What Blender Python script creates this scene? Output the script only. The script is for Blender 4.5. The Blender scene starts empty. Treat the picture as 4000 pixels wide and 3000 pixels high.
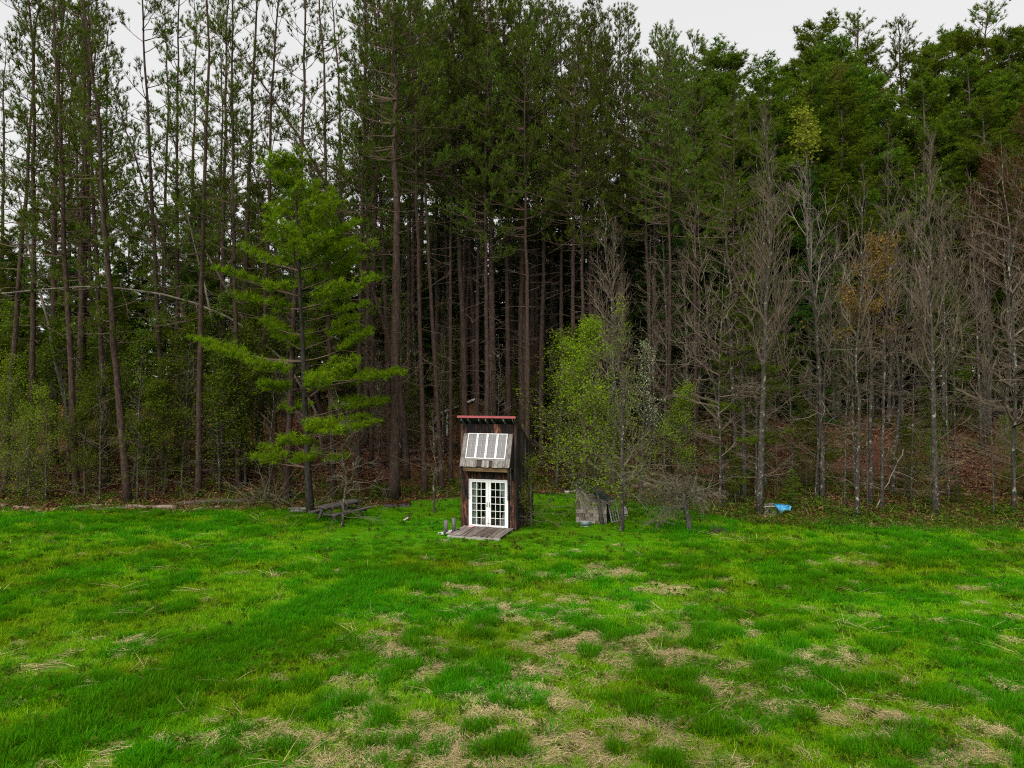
import bpy, math, random
import numpy as np
from mathutils import Vector, Matrix

# ------------------------------------------------------------------ camera, sky, sun, exposure
scene = bpy.context.scene
CAM_H, F_PX = 6.4, 2800.0            # metres above the meadow, focal length in photo pixels (4000 wide)
cam_data = bpy.data.cameras.new('camera')
cam_data.lens = 36.0 * F_PX / 4000.0
cam_data.sensor_width = 36.0
cam_data.clip_end = 3000
cam = bpy.data.objects.new('camera', cam_data)
cam.location = (0, 0, CAM_H)
cam.rotation_euler = (math.radians(90), 0, 0)
scene.collection.objects.link(cam)
scene.camera = cam

world = bpy.data.worlds.new('World')
scene.world = world
world.use_nodes = True
wn, wl = world.node_tree.nodes, world.node_tree.links
wn.clear()
w_out = wn.new('ShaderNodeOutputWorld')
w_bg = wn.new('ShaderNodeBackground')
w_sky = wn.new('ShaderNodeTexSky')
w_sky.sky_type = 'NISHITA'
w_sky.sun_disc = False
SUN_EL, SUN_AZ = math.radians(50), math.radians(205)   # high, a little behind the camera's left shoulder
w_sky.sun_elevation = SUN_EL
w_sky.sun_rotation = SUN_AZ
w_hs = wn.new('ShaderNodeHueSaturation')
w_hs.inputs['Saturation'].default_value = 0.12
w_mix = wn.new('ShaderNodeMix')
w_mix.data_type = 'RGBA'
w_mix.inputs[0].default_value = 0.9                      # closed cloud cover
w_mix.inputs[7].default_value = (1.74, 1.725, 1.71, 1)
wl.new(w_sky.outputs[0], w_hs.inputs['Color'])
wl.new(w_hs.outputs[0], w_mix.inputs[6])
wl.new(w_mix.outputs[2], w_bg.inputs[0])
w_bg.inputs[1].default_value = 0.1
wl.new(w_bg.outputs[0], w_out.inputs[0])

sun_data = bpy.data.lights.new('sun', 'SUN')
sun_data.energy = 1.5
sun_data.angle = math.radians(70)
sun_data.color = (1.0, 0.97, 0.92)
sun = bpy.data.objects.new('sun', sun_data)
sd = Vector((math.sin(SUN_AZ) * math.cos(SUN_EL), math.cos(SUN_AZ) * math.cos(SUN_EL), math.sin(SUN_EL)))
sun.rotation_euler = sd.to_track_quat('Z', 'Y').to_euler()
sun.location = sd * 60
scene.collection.objects.link(sun)

scene.view_settings.view_transform = 'Standard'
scene.view_settings.look = 'None'
scene.view_settings.exposure = 2.15
scene.view_settings.gamma = 1.0
scene.view_settings.use_curve_mapping = False
scene.cycles.use_denoising = False
scene.cycles.adaptive_threshold = 0.02
scene.cycles.pixel_filter_type = 'BLACKMAN_HARRIS'
scene.cycles.filter_width = 1.15
scene.cycles.max_bounces = 5
scene.cycles.diffuse_bounces = 2
scene.cycles.glossy_bounces = 2
scene.cycles.transmission_bounces = 3
scene.cycles.transparent_max_bounces = 6

# ------------------------------------------------------------------ helpers
rng = np.random.default_rng(7)
random.seed(7)
COL = scene.collection


def setp(o, label=None, cat=None, group=None, kind=None):
    if label: o['label'] = label
    if cat: o['category'] = cat
    if group: o['group'] = group
    if kind: o['kind'] = kind
    return o


def link(o, parent=None):
    COL.objects.link(o)
    if parent is not None:
        o.parent = parent
    return o


def empty(name, loc, rz=0.0, label=None, cat=None, group=None):
    o = bpy.data.objects.new(name, None)
    o.empty_display_size = 0.2
    o.location = loc
    o.rotation_euler = (0, 0, rz)
    link(o)
    return setp(o, label, cat, group)


def norm(v):
    return v / np.maximum(np.linalg.norm(v, axis=-1, keepdims=True), 1e-9)


class MB:
    """collects faces; build() gives one mesh"""
    def __init__(self):
        self.v, self.f3, self.f4, self.n = [], [], [], 0

    def add(self, v, tri=None, quad=None):
        v = np.asarray(v, float).reshape(-1, 3)
        if tri is not None and len(tri): self.f3.append(np.asarray(tri, int) + self.n)
        if quad is not None and len(quad): self.f4.append(np.asarray(quad, int) + self.n)
        self.v.append(v)
        self.n += len(v)
        return self

    def box(self, x0, x1, y0, y1, z0, z1, jit=0.0):
        v = np.array([(x, y, z) for z in (z0, z1) for y in (y0, y1) for x in (x0, x1)], float)
        if jit: v += rng.normal(0, jit, v.shape)
        return self.add(v, quad=[(0, 2, 3, 1), (4, 5, 7, 6), (0, 1, 5, 4), (2, 6, 7, 3), (0, 4, 6, 2), (1, 3, 7, 5)])

    def hexa(self, eight):
        """eight corners: bottom ring 4, top ring 4 (same order)"""
        return self.add(eight, quad=[(3, 2, 1, 0), (4, 5, 6, 7), (0, 1, 5, 4), (1, 2, 6, 5), (2, 3, 7, 6), (3, 0, 4, 7)])

    def bar(self, a, b, w, t, up=(0, 0, 1)):
        a, b = np.array(a, float), np.array(b, float)
        d = norm(b - a)
        s = np.cross(d, np.array(up, float))
        if np.linalg.norm(s) < 1e-4: s = np.cross(d, np.array((1.0, 0, 0)))
        s = norm(s); u = np.cross(s, d)
        r = [(-s * w - u * t) / 2, (s * w - u * t) / 2, (s * w + u * t) / 2, (-s * w + u * t) / 2]
        return self.hexa([a + k for k in r] + [b + k for k in r])

    def tube(self, pts, rad, k=8, cap=True):
        pts, rad = np.asarray(pts, float), np.asarray(rad, float)
        n = len(pts)
        tan = norm(np.gradient(pts, axis=0))
        ref = np.array((0.0, 1.0, 0.0)) if abs(tan[0][1]) < 0.9 else np.array((1.0, 0, 0))
        u = norm(np.cross(tan, ref)); w = np.cross(tan, u)
        a = np.linspace(0, 2 * np.pi, k, endpoint=False)
        ring = u[:, None, :] * np.cos(a)[None, :, None] + w[:, None, :] * np.sin(a)[None, :, None]
        rr = rad if rad.ndim == 2 else rad[:, None] * np.ones((1, k))
        v = (pts[:, None, :] + ring * rr[:, :, None]).reshape(-1, 3)
        i, j = np.meshgrid(np.arange(n - 1), np.arange(k), indexing='ij')
        j2 = (j + 1) % k
        q = np.stack([i * k + j, i * k + j2, (i + 1) * k + j2, (i + 1) * k + j], -1).reshape(-1, 4)
        tris = []
        if cap:
            v = np.vstack([v, pts[:1], pts[-1:]])
            c0, c1 = n * k, n * k + 1
            for b in range(k):
                tris.append((c0, (b + 1) % k, b))
                tris.append((c1, (n - 1) * k + b, (n - 1) * k + (b + 1) % k))
        return self.add(v, tri=tris, quad=q)

    def prisms(self, p0, p1, r0, r1, k=3):
        p0, p1 = np.asarray(p0, float), np.asarray(p1, float)
        N = len(p0)
        if N == 0: return self
        r0 = np.broadcast_to(r0, (N,)); r1 = np.broadcast_to(r1, (N,))
        d = norm(p1 - p0)
        ref = np.where(np.abs(d[:, 2:3]) > 0.9, np.array([[1.0, 0, 0]]), np.array([[0, 0, 1.0]]))
        u = norm(np.cross(d, ref)); w = np.cross(d, u)
        a = np.linspace(0, 2 * np.pi, k, endpoint=False)
        ring = u[:, None] * np.cos(a)[None, :, None] + w[:, None] * np.sin(a)[None, :, None]
        v = np.concatenate([p0[:, None] + ring * r0[:, None, None], p1[:, None] + ring * r1[:, None, None]], 1)
        base = (np.arange(N) * 2 * k)[:, None]
        qs = []
        for b in range(k):
            c = (b + 1) % k
            qs.append(base + np.array([[b, c, k + c, k + b]]))
        return self.add(v.reshape(-1, 3), quad=np.stack(qs, 1).reshape(-1, 4))

    def blades(self, b, d, L, w, r=None):
        """thin triangles from b along d"""
        r = r or rng
        N = len(b)
        s = norm(np.cross(d, r.normal(size=(N, 3))))
        w = np.broadcast_to(w, (N,))[:, None]; L = np.broadcast_to(L, (N,))[:, None]
        v = np.stack([b - s * w / 2, b + s * w / 2, b + d * L], 1)
        return self.add(v.reshape(-1, 3), tri=np.arange(N * 3).reshape(-1, 3))

    def leaves(self, c, d, nrm, L, w):
        N = len(c)
        s = norm(np.cross(d, nrm))
        w = np.broadcast_to(w, (N,))[:, None]; L = np.broadcast_to(L, (N,))[:, None]
        fold = nrm * L * 0.08
        v = np.stack([c, c + d * L * .5 + s * w / 2 + fold, c + d * L, c + d * L * .5 - s * w / 2 + fold], 1)
        return self.add(v.reshape(-1, 3), quad=np.arange(N * 4).reshape(-1, 4))

    def mesh(self, name, mat, smooth=False):
        me = bpy.data.meshes.new(name)
        v = np.concatenate(self.v)
        f3 = np.concatenate(self.f3) if self.f3 else np.zeros((0, 3), int)
        f4 = np.concatenate(self.f4) if self.f4 else np.zeros((0, 4), int)
        me.vertices.add(len(v)); me.vertices.foreach_set('co', v.ravel().astype(np.float32))
        loops = np.concatenate([f3.ravel(), f4.ravel()])
        me.loops.add(len(loops)); me.loops.foreach_set('vertex_index', loops.astype(np.int32))
        st = np.concatenate([np.arange(len(f3)) * 3, len(f3) * 3 + np.arange(len(f4)) * 4])
        me.polygons.add(len(st)); me.polygons.foreach_set('loop_start', st.astype(np.int32))
        me.polygons.foreach_set('use_smooth', np.full(len(st), smooth))
        me.update(calc_edges=True)
        if mat: me.materials.append(mat)
        return me

    def build(self, name, mat, parent=None, smooth=False):
        return link(bpy.data.objects.new(name, self.mesh(name, mat, smooth)), parent)


# ------------------------------------------------------------------ materials
def material(name):
    m = bpy.data.materials.new(name)
    m.use_nodes = True
    nt = m.node_tree
    return m, nt.nodes, nt.links, nt.nodes['Principled BSDF']


def ramp(n, stops):
    r = n.new('ShaderNodeValToRGB')
    while len(r.color_ramp.elements) < len(stops): r.color_ramp.elements.new(0.5)
    for e, (p, c) in zip(r.color_ramp.elements, stops):
        e.position = p; e.color = (*c, 1)
    return r


def noise(n, l, vec, scale, detail=4, rough=0.6):
    t = n.new('ShaderNodeTexNoise')
    t.inputs['Scale'].default_value = scale
    t.inputs['Detail'].default_value = detail
    t.inputs['Roughness'].default_value = rough
    if vec is not None: l.new(vec, t.inputs['Vector'])
    return t


def mapped(n, l, src, scale, offset_random=False):
    mp = n.new('ShaderNodeMapping')
    mp.inputs['Scale'].default_value = scale
    l.new(src, mp.inputs['Vector'])
    if offset_random:
        oi = n.new('ShaderNodeObjectInfo')
        mu = n.new('ShaderNodeMath'); mu.operation = 'MULTIPLY'; mu.inputs[1].default_value = 37.0
        l.new(oi.outputs['Random'], mu.inputs[0])
        l.new(mu.outputs[0], mp.inputs['Location'])
    return mp.outputs[0]


def wood(name, stops, scale=(14, 14, 1.1), rough=0.85, bump=0.4, coord='Object', spread=0.35):
    """streaky boards: grain along local z (or whatever axis has the small scale), tone differs board by board"""
    m, n, l, p = material(name)
    tc = n.new('ShaderNodeTexCoord')
    v = mapped(n, l, tc.outputs[coord], scale, True)
    t = noise(n, l, v, 1.0, 6, 0.65)
    oi = n.new('ShaderNodeObjectInfo')
    ad = n.new('ShaderNodeMath'); ad.operation = 'MULTIPLY_ADD'
    ad.inputs[1].default_value = spread
    sb = n.new('ShaderNodeMath'); sb.operation = 'ADD'; sb.inputs[1].default_value = -spread / 2
    l.new(oi.outputs['Random'], ad.inputs[0]); l.new(t.outputs['Fac'], ad.inputs[2])
    l.new(ad.outputs[0], sb.inputs[0])
    r = ramp(n, stops); l.new(sb.outputs[0], r.inputs[0])
    l.new(r.outputs[0], p.inputs['Base Color'])
    p.inputs['Roughness'].default_value = rough
    p.inputs['Specular IOR Level'].default_value = 0.2
    b = n.new('ShaderNodeBump'); b.inputs['Strength'].default_value = bump; b.inputs['Distance'].default_value = 0.01
    l.new(t.outputs['Fac'], b.inputs['Height']); l.new(b.outputs[0], p.inputs['Normal'])
    return m


def plain(name, col, rough=0.6, var=0.15, scale=8, spec=0.3, metal=0.0):
    m, n, l, p = material(name)
    tc = n.new('ShaderNodeTexCoord')
    t = noise(n, l, tc.outputs['Object'], scale, 5, 0.65)
    c = np.array(col)
    r = ramp(n, [(0.3, tuple(c * (1 - var))), (0.7, tuple(np.minimum(c * (1 + var), 1)))])
    l.new(t.outputs['Fac'], r.inputs[0]); l.new(r.outputs[0], p.inputs['Base Color'])
    p.inputs['Roughness'].default_value = rough
    p.inputs['Specular IOR Level'].default_value = spec
    p.inputs['Metallic'].default_value = metal
    return m


def bark(name, stops, scale=(5, 5, 1.2), lichen=None, lich_amt=0.6):
    m, n, l, p = material(name)
    tc = n.new('ShaderNodeTexCoord')
    t = noise(n, l, mapped(n, l, tc.outputs['Object'], scale, True), 2.2, 6, 0.7)
    r = ramp(n, stops); l.new(t.outputs['Fac'], r.inputs[0])
    col = r.outputs[0]
    if lichen:
        t2 = noise(n, l, mapped(n, l, tc.outputs['Object'], (2.6, 2.6, 2.0), True), 2.0, 5, 0.7)
        r2 = ramp(n, [(lich_amt - 0.03, (0, 0, 0)), (lich_amt + 0.04, (1, 1, 1))])
        l.new(t2.outputs['Fac'], r2.inputs[0])
        mx = n.new('ShaderNodeMix'); mx.data_type = 'RGBA'
        l.new(r2.outputs[0], mx.inputs[0]); l.new(col, mx.inputs[6])
        mx.inputs[7].default_value = (*lichen, 1)
        col = mx.outputs[2]
    l.new(col, p.inputs['Base Color'])
    p.inputs['Roughness'].default_value = 0.95
    p.inputs['Specular IOR Level'].default_value = 0.1
    b = n.new('ShaderNodeBump'); b.inputs['Strength'].default_value = 0.8; b.inputs['Distance'].default_value = 0.03
    l.new(t.outputs['Fac'], b.inputs['Height']); l.new(b.outputs[0], p.inputs['Normal'])
    return m


def foliage(name, a, b, trans=0.35, hue=0.02, val=0.3, instancer=False):
    """leaf material: two tones leaf by leaf, small shift tree by tree, light passes through"""
    m, n, l, p = material(name)
    n.remove(p)
    out = n['Material Output']
    geo = n.new('ShaderNodeNewGeometry')
    mx = n.new('ShaderNodeMix'); mx.data_type = 'RGBA'
    mx.inputs[6].default_value = (*a, 1); mx.inputs[7].default_value = (*b, 1)
    l.new(geo.outputs['Random Per Island'], mx.inputs[0])
    hs = n.new('ShaderNodeHueSaturation')
    if instancer:
        at = n.new('ShaderNodeAttribute'); at.attribute_type = 'INSTANCER'; at.attribute_name = 'tint'
        src = at.outputs['Fac']
    else:
        oi = n.new('ShaderNodeObjectInfo'); src = oi.outputs['Random']
    mr = n.new('ShaderNodeMapRange'); mr.inputs[3].default_value = 0.5 - hue; mr.inputs[4].default_value = 0.5 + hue
    mv = n.new('ShaderNodeMapRange'); mv.inputs[3].default_value = 1 - val; mv.inputs[4].default_value = 1 + val
    l.new(src, mr.inputs[0]); l.new(src, mv.inputs[0])
    l.new(mr.outputs[0], hs.inputs['Hue']); l.new(mv.outputs[0], hs.inputs['Value'])
    l.new(mx.outputs[2], hs.inputs['Color'])
    d = n.new('ShaderNodeBsdfDiffuse'); t = n.new('ShaderNodeBsdfTranslucent'); ms = n.new('ShaderNodeMixShader')
    ms.inputs[0].default_value = trans
    l.new(hs.outputs[0], d.inputs[0]); l.new(hs.outputs[0], t.inputs[0])
    l.new(d.outputs[0], ms.inputs[1]); l.new(t.outputs[0], ms.inputs[2]); l.new(ms.outputs[0], out.inputs[0])
    return m


M = {}
M['dark_board'] = wood('dark_board', [(0.28, (0.004, 0.003, 0.003)), (0.46, (0.012, 0.008, 0.006)), (0.60, (0.035, 0.020, 0.013)),
                                      (0.70, (0.11, 0.045, 0.02)), (0.82, (0.17, 0.10, 0.06))], (9, 9, 1.3), spread=0.3)
M['side_board'] = wood('side_board', [(0.28, (0.005, 0.004, 0.004)), (0.5, (0.018, 0.014, 0.011)), (0.64, (0.05, 0.042, 0.034)),
                                      (0.8, (0.11, 0.095, 0.075))], (9, 9, 0.9), spread=0.32)
M['rust_board'] = wood('rust_board', [(0.38, (0.003, 0.003, 0.003)), (0.54, (0.012, 0.006, 0.005)), (0.66, (0.085, 0.032, 0.016)),
                                      (0.78, (0.20, 0.10, 0.06))], (9, 9, 2.6), spread=0.3)
M['grey_board'] = wood('grey_board', [(0.25, (0.04, 0.035, 0.031)), (0.45, (0.13, 0.118, 0.108)), (0.7, (0.23, 0.215, 0.20))], (12, 12, 1.0), spread=0.25)
M['grey_board_x'] = wood('grey_board_x', [(0.25, (0.05, 0.045, 0.04)), (0.45, (0.15, 0.135, 0.12)), (0.7, (0.27, 0.25, 0.225))], (1.0, 12, 12), spread=0.25)
M['deck_board'] = wood('deck_board', [(0.28, (0.03, 0.018, 0.013)), (0.42, (0.075, 0.056, 0.046)), (0.6, (0.15, 0.13, 0.115)), (0.75, (0.22, 0.20, 0.18))],
                       (12, 1.0, 12), spread=0.3)
M['beam'] = wood('beam', [(0.3, (0.05, 0.03, 0.014)), (0.5, (0.13, 0.085, 0.04)), (0.7, (0.22, 0.16, 0.09))], (1.2, 10, 10), spread=0.1)
M['table_wood'] = wood('table_wood', [(0.28, (0.014, 0.012, 0.011)), (0.5, (0.042, 0.036, 0.032)), (0.72, (0.10, 0.09, 0.082))], (12, 1.2, 12), spread=0.2)
M['shingle'] = wood('shingle', [(0.25, (0.045, 0.037, 0.028)), (0.45, (0.12, 0.102, 0.08)), (0.65, (0.20, 0.175, 0.142)), (0.8, (0.27, 0.245, 0.20))],
                    (26, 26, 2.2), spread=0.35)
M['roof_shingle'] = plain('roof_shingle', (0.030, 0.038, 0.034), 0.95, 0.45, 14, 0.1)
M['white_paint'] = plain('white_paint', (0.60, 0.60, 0.59), 0.5, 0.10, 5)
M['worn_paint'] = plain('worn_paint', (0.46, 0.45, 0.445), 0.6, 0.22, 9)
M['red_metal'] = plain('red_metal', (0.26, 0.055, 0.06), 0.4, 0.12, 4, 0.4)
M['dark_interior'] = plain('dark_interior', (0.035, 0.025, 0.02), 0.9, 0.3, 3)
M['curtain'] = plain('curtain', (0.42, 0.46, 0.43), 0.9, 0.12, 3, 0.1)
M['cream'] = plain('cream', (0.42, 0.38, 0.28), 0.7, 0.12, 4)
M['black_metal'] = plain('black_metal', (0.008, 0.008, 0.008), 0.5, 0.2, 9)
M['brass'] = plain('brass', (0.3, 0.27, 0.2), 0.35, 0.1, 9, 0.5, 0.8)
M['grey_paint'] = plain('grey_paint', (0.22, 0.21, 0.205), 0.6, 0.2, 9)
M['galv'] = plain('galv', (0.30, 0.32, 0.32), 0.45, 0.2, 12, 0.5, 0.5)
M['green_metal'] = plain('green_metal', (0.05, 0.10, 0.085), 0.5, 0.2, 9, 0.4)
M['post_wood'] = bark('post_wood', [(0.3, (0.05, 0.045, 0.042)), (0.6, (0.13, 0.12, 0.115)), (0.8, (0.2, 0.19, 0.18))], (9, 9, 1.0))
M['pink'] = plain('pink', (0.45, 0.22, 0.24), 0.5, 0.1, 5)
M['canvas'] = plain('canvas', (0.16, 0.125, 0.105), 0.9, 0.35, 6, 0.1)
M['brown_siding'] = wood('brown_siding', [(0.3, (0.04, 0.018, 0.008)), (0.5, (0.13, 0.06, 0.025)), (0.72, (0.24, 0.13, 0.06))], (10, 10, 1.2), spread=0.25)
M['straw_wood'] = plain('straw_wood', (0.30, 0.22, 0.16), 0.9, 0.3, 7, 0.1)
M['moss_wood'] = bark('moss_wood', [(0.3, (0.05, 0.05, 0.03)), (0.6, (0.13, 0.14, 0.08)), (0.8, (0.2, 0.22, 0.14))], (6, 6, 6))
M['log'] = bark('log', [(0.28, (0.05, 0.034, 0.027)), (0.5, (0.14, 0.10, 0.078)), (0.75, (0.24, 0.185, 0.145))], (1.0, 6, 6))
M['log_dark'] = bark('log_dark', [(0.28, (0.018, 0.012, 0.010)), (0.5, (0.05, 0.035, 0.028)), (0.75, (0.10, 0.07, 0.055))], (1.0, 6, 6))

# blue tarp
m, n, l, p = material('tarp')
tc = n.new('ShaderNodeTexCoord'); t = noise(n, l, tc.outputs['Object'], 6, 5, 0.7)
r = ramp(n, [(0.35, (0.004, 0.10, 0.22)), (0.55, (0.010, 0.19, 0.36)), (0.72, (0.07, 0.28, 0.42))])
l.new(t.outputs['Fac'], r.inputs[0]); l.new(r.outputs[0], p.inputs['Base Color']); p.inputs['Roughness'].default_value = 0.45
M['tarp'] = m
# clear glass: the sky glances off it, the dark room shows through
m, n, l, p = material('glass')
n.remove(p)
fr = n.new('ShaderNodeFresnel'); fr.inputs[0].default_value = 1.5
tr = n.new('ShaderNodeBsdfTransparent'); tr.inputs[0].default_value = (0.88, 0.9, 0.88, 1)
gl = n.new('ShaderNodeBsdfGlossy'); gl.inputs['Roughness'].default_value = 0.02
ms = n.new('ShaderNodeMixShader')
l.new(fr.outputs[0], ms.inputs[0]); l.new(tr.outputs[0], ms.inputs[1]); l.new(gl.outputs[0], ms.inputs[2])
l.new(ms.outputs[0], n['Material Output'].inputs[0])
M['glass'] = m
# bay panes: old clouded glass
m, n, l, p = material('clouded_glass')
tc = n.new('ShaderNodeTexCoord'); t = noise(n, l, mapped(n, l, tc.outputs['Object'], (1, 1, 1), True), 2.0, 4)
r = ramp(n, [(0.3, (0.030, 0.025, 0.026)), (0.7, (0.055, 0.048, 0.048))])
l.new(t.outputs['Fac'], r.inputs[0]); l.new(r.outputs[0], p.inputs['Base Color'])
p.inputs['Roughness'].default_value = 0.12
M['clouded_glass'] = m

M['pine_bark'] = bark('pine_bark', [(0.28, (0.012, 0.008, 0.006)), (0.5, (0.040, 0.026, 0.020)), (0.75, (0.092, 0.063, 0.050))], (7, 7, 1.6))
M['dark_bark'] = bark('dark_bark', [(0.28, (0.018, 0.017, 0.013)), (0.5, (0.052, 0.049, 0.040)), (0.75, (0.11, 0.105, 0.09))], (7, 7, 1.4), (0.11, 0.14, 0.09), 0.62)
M['pine_dark_bark'] = bark('pine_dark_bark', [(0.28, (0.008, 0.008, 0.006)), (0.5, (0.024, 0.022, 0.017)), (0.75, (0.055, 0.052, 0.042))], (7, 7, 1.4))
M['grey_bark'] = bark('grey_bark', [(0.28, (0.014, 0.012, 0.009)), (0.5, (0.040, 0.034, 0.027)), (0.75, (0.095, 0.083, 0.068))], (5, 5, 2.2), (0.23, 0.235, 0.19), 0.60)
M['twig'] = plain('twig', (0.086, 0.066, 0.047), 0.95, 0.45, 1.2, 0.1)
M['pine_twig'] = plain('pine_twig', (0.085, 0.058, 0.042), 0.95, 0.4, 1.5, 0.1)
M['pale_twig'] = plain('pale_twig', (0.15, 0.125, 0.10), 0.95, 0.4, 1.5, 0.1)
M['lichen_twig'] = plain('lichen_twig', (0.085, 0.075, 0.050), 0.95, 0.45, 1.5, 0.1)
M['red_pine_needle'] = foliage('red_pine_needle', (0.032, 0.062, 0.006), (0.102, 0.132, 0.016), 0.3, 0.02, 0.35)
M['dark_needle'] = foliage('dark_needle', (0.017, 0.046, 0.007), (0.042, 0.088, 0.013), 0.3, 0.02, 0.35)
M['white_pine_needle'] = foliage('white_pine_needle', (0.072, 0.155, 0.003), (0.155, 0.240, 0.009), 0.4, 0.01, 0.15)
M['fresh_needle'] = foliage('fresh_needle', (0.040, 0.084, 0.005), (0.115, 0.155, 0.011), 0.4, 0.03, 0.35)
M['young_leaf'] = foliage('young_leaf', (0.055, 0.095, 0.005), (0.125, 0.165, 0.010), 0.45, 0.02, 0.3)
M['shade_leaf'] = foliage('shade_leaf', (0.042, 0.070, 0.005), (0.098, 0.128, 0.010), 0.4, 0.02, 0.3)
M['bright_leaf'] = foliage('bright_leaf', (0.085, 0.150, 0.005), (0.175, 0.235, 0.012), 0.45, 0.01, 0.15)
M['yellow_leaf'] = foliage('yellow_leaf', (0.13, 0.16, 0.012), (0.24, 0.25, 0.03), 0.45, 0.02, 0.2)
M['pale_leaf'] = foliage('pale_leaf', (0.16, 0.22, 0.07), (0.40, 0.44, 0.28), 0.4, 0.02, 0.2)
M['beech_leaf'] = foliage('beech_leaf', (0.12, 0.060, 0.016), (0.22, 0.12, 0.032), 0.4, 0.02, 0.2)
M['red_leaf'] = foliage('red_leaf', (0.060, 0.024, 0.010), (0.11, 0.058, 0.018), 0.4, 0.02, 0.2)
M['olive_leaf'] = foliage('olive_leaf', (0.085, 0.085, 0.010), (0.15, 0.14, 0.02), 0.45, 0.03, 0.3)
M['grass_short'] = foliage('grass_short', (0.050, 0.182, 0.001), (0.132, 0.285, 0.004), 0.35, 0.02, 0.25, True)
M['grass_dark'] = foliage('grass_dark', (0.022, 0.125, 0.002), (0.065, 0.200, 0.004), 0.35, 0.015, 0.25, True)
M['grass_yellow'] = foliage('grass_yellow', (0.085, 0.200, 0.002), (0.19, 0.290, 0.010), 0.35, 0.02, 0.25, True)
M['straw'] = foliage('straw', (0.23, 0.175, 0.080), (0.44, 0.355, 0.19), 0.2, 0.01, 0.25, True)
M['weed_leaf'] = foliage('weed_leaf', (0.026, 0.066, 0.004), (0.078, 0.118, 0.010), 0.35, 0.04, 0.3, True)
M['dead_leaf'] = foliage('dead_leaf', (0.045, 0.018, 0.010), (0.20, 0.10, 0.055), 0.15, 0.015, 0.35, True)


# ------------------------------------------------------------------ terrain
def vnoise(x, y, seed=0):
    x = np.asarray(x, float); y = np.asarray(y, float)
    xi, yi = np.floor(x).astype(int), np.floor(y).astype(int)
    xf, yf = x - xi, y - yi
    def h(a, b):
        k = (a * 374761393 + b * 668265263 + seed * 974634777) & 0xFFFFFFFF
        k = ((k ^ (k >> 13)) * 1274126177) & 0xFFFFFFFF
        return ((k ^ (k >> 16)) & 0xFFFF) / 65535.0
    u, w = xf * xf * (3 - 2 * xf), yf * yf * (3 - 2 * yf)
    return (h(xi, yi) * (1 - u) + h(xi + 1, yi) * u) * (1 - w) + (h(xi, yi + 1) * (1 - u) + h(xi + 1, yi + 1) * u) * w


def fbm(x, y, seed=0, octv=4):
    s, a, tot = 0, 1.0, 0
    for o in range(octv):
        s = s + a * vnoise(x * 2 ** o, y * 2 ** o, seed + o * 17); tot += a; a *= 0.55
    return s / tot


EX = [-200, -30, -12, -9, -5, -1, 2, 5, 8, 11, 14, 20, 30, 200]
EY = [36.0, 36.2, 36.2, 36.4, 39.5, 41.5, 42.5, 41.0, 37.0, 33.5, 32.5, 31.8, 31.2, 31.0]


def edge(x):
    return np.interp(x, EX, EY)


def hz(x, y):
    t = np.asarray(y, float) - edge(x)
    s = 0.27 * (np.sqrt(np.maximum(t, 0) ** 2 + 4) - 2)
    s = 7.5 * np.tanh(s / 7.5)
    und = 0.10 * (fbm(np.asarray(x) * 0.15, np.asarray(y) * 0.15, 3, 2) - 0.5)
    rough = 0.5 * (fbm(np.asarray(x) * 0.25, np.asarray(y) * 0.25, 11, 3) - 0.5) * np.clip(t / 6, 0, 1)
    return s + und + rough


def ground_at(px, py):
    """where the sight line through a photo pixel meets the land"""
    dx, dz = (px - 2000) / F_PX, -(py - 1500) / F_PX
    d = np.linspace(8, 160, 6000)
    hit = np.nonzero(CAM_H + dz * d < hz(dx * d, d))[0]
    D = d[hit[0]] if len(hit) else 160
    return np.array((dx * D, D, float(hz(dx * D, D))))


def on_ground(px, D):
    x = (px - 2000) / F_PX * D
    return np.array((x, D, float(hz(x, D))))


def sight(px, py, D):
    return np.array(((px - 2000) / F_PX * D, D, CAM_H - (py - 1500) / F_PX * D))


def blob(x, y, px, py, rx, ry):
    c = ground_at(px, py)
    return np.exp(-(((x - c[0]) / rx) ** 2 + ((y - c[1]) / ry) ** 2))


STRAW_SPOTS = [(2350, 2520, 1.9, 0.8), (2550, 2560, 1.3, 0.8), (1600, 2540, 0.9, 0.8), (2000, 2720, 1.6, 0.6), (2150, 2640, 1.2, 0.5), (1900, 2900, 1.8, 0.6),
               (1400, 2930, 1.4, 0.6), (1200, 2900, 1.0, 0.5), (2800, 2700, 1.2, 0.6), (3300, 2810, 1.2, 0.4), (3550, 2900, 0.9, 0.4),
               (1780, 2620, 1.0, 0.5), (2950, 2770, 1.0, 0.4), (3200, 2580, 1.2, 0.7), (3320, 2200, 1.6, 0.9), (2150, 2255, 1.9, 0.8),
               (1790, 2300, 1.0, 0.7), (2450, 2230, 2.2, 1.0), (1940, 2380, 0.7, 0.8), (2200, 2400, 0.8, 0.7), (1100, 2250, 2.0, 0.5),
               (470, 2665, 0.8, 0.3), (1350, 2270, 1.2, 0.4), (2650, 2320, 1.2, 0.8), (900, 2850, 0.7, 0.4), (1500, 2420, 0.9, 0.7),
               (1700, 2980, 1.4, 0.4), (2250, 2950, 1.2, 0.4), (3700, 2960, 1.0, 0.4), (1300, 2700, 0.7, 0.4), (2700, 2850, 0.9, 0.4)]
BAND = [ground_at(*q)[:2] for q in ((1560, 2240), (1330, 2330), (1120, 2420), (900, 2540), (700, 2650), (420, 2790), (150, 2900))]


def band_dist(x, y):
    d = np.full(np.shape(x), 99.0)
    for a, b in zip(BAND[:-1], BAND[1:]):
        ab = b - a
        t = np.clip(((x - a[0]) * ab[0] + (y - a[1]) * ab[1]) / (ab @ ab), 0, 1)
        d = np.minimum(d, np.hypot(x - a[0] - t * ab[0], y - a[1] - t * ab[1]))
    return d


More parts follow.
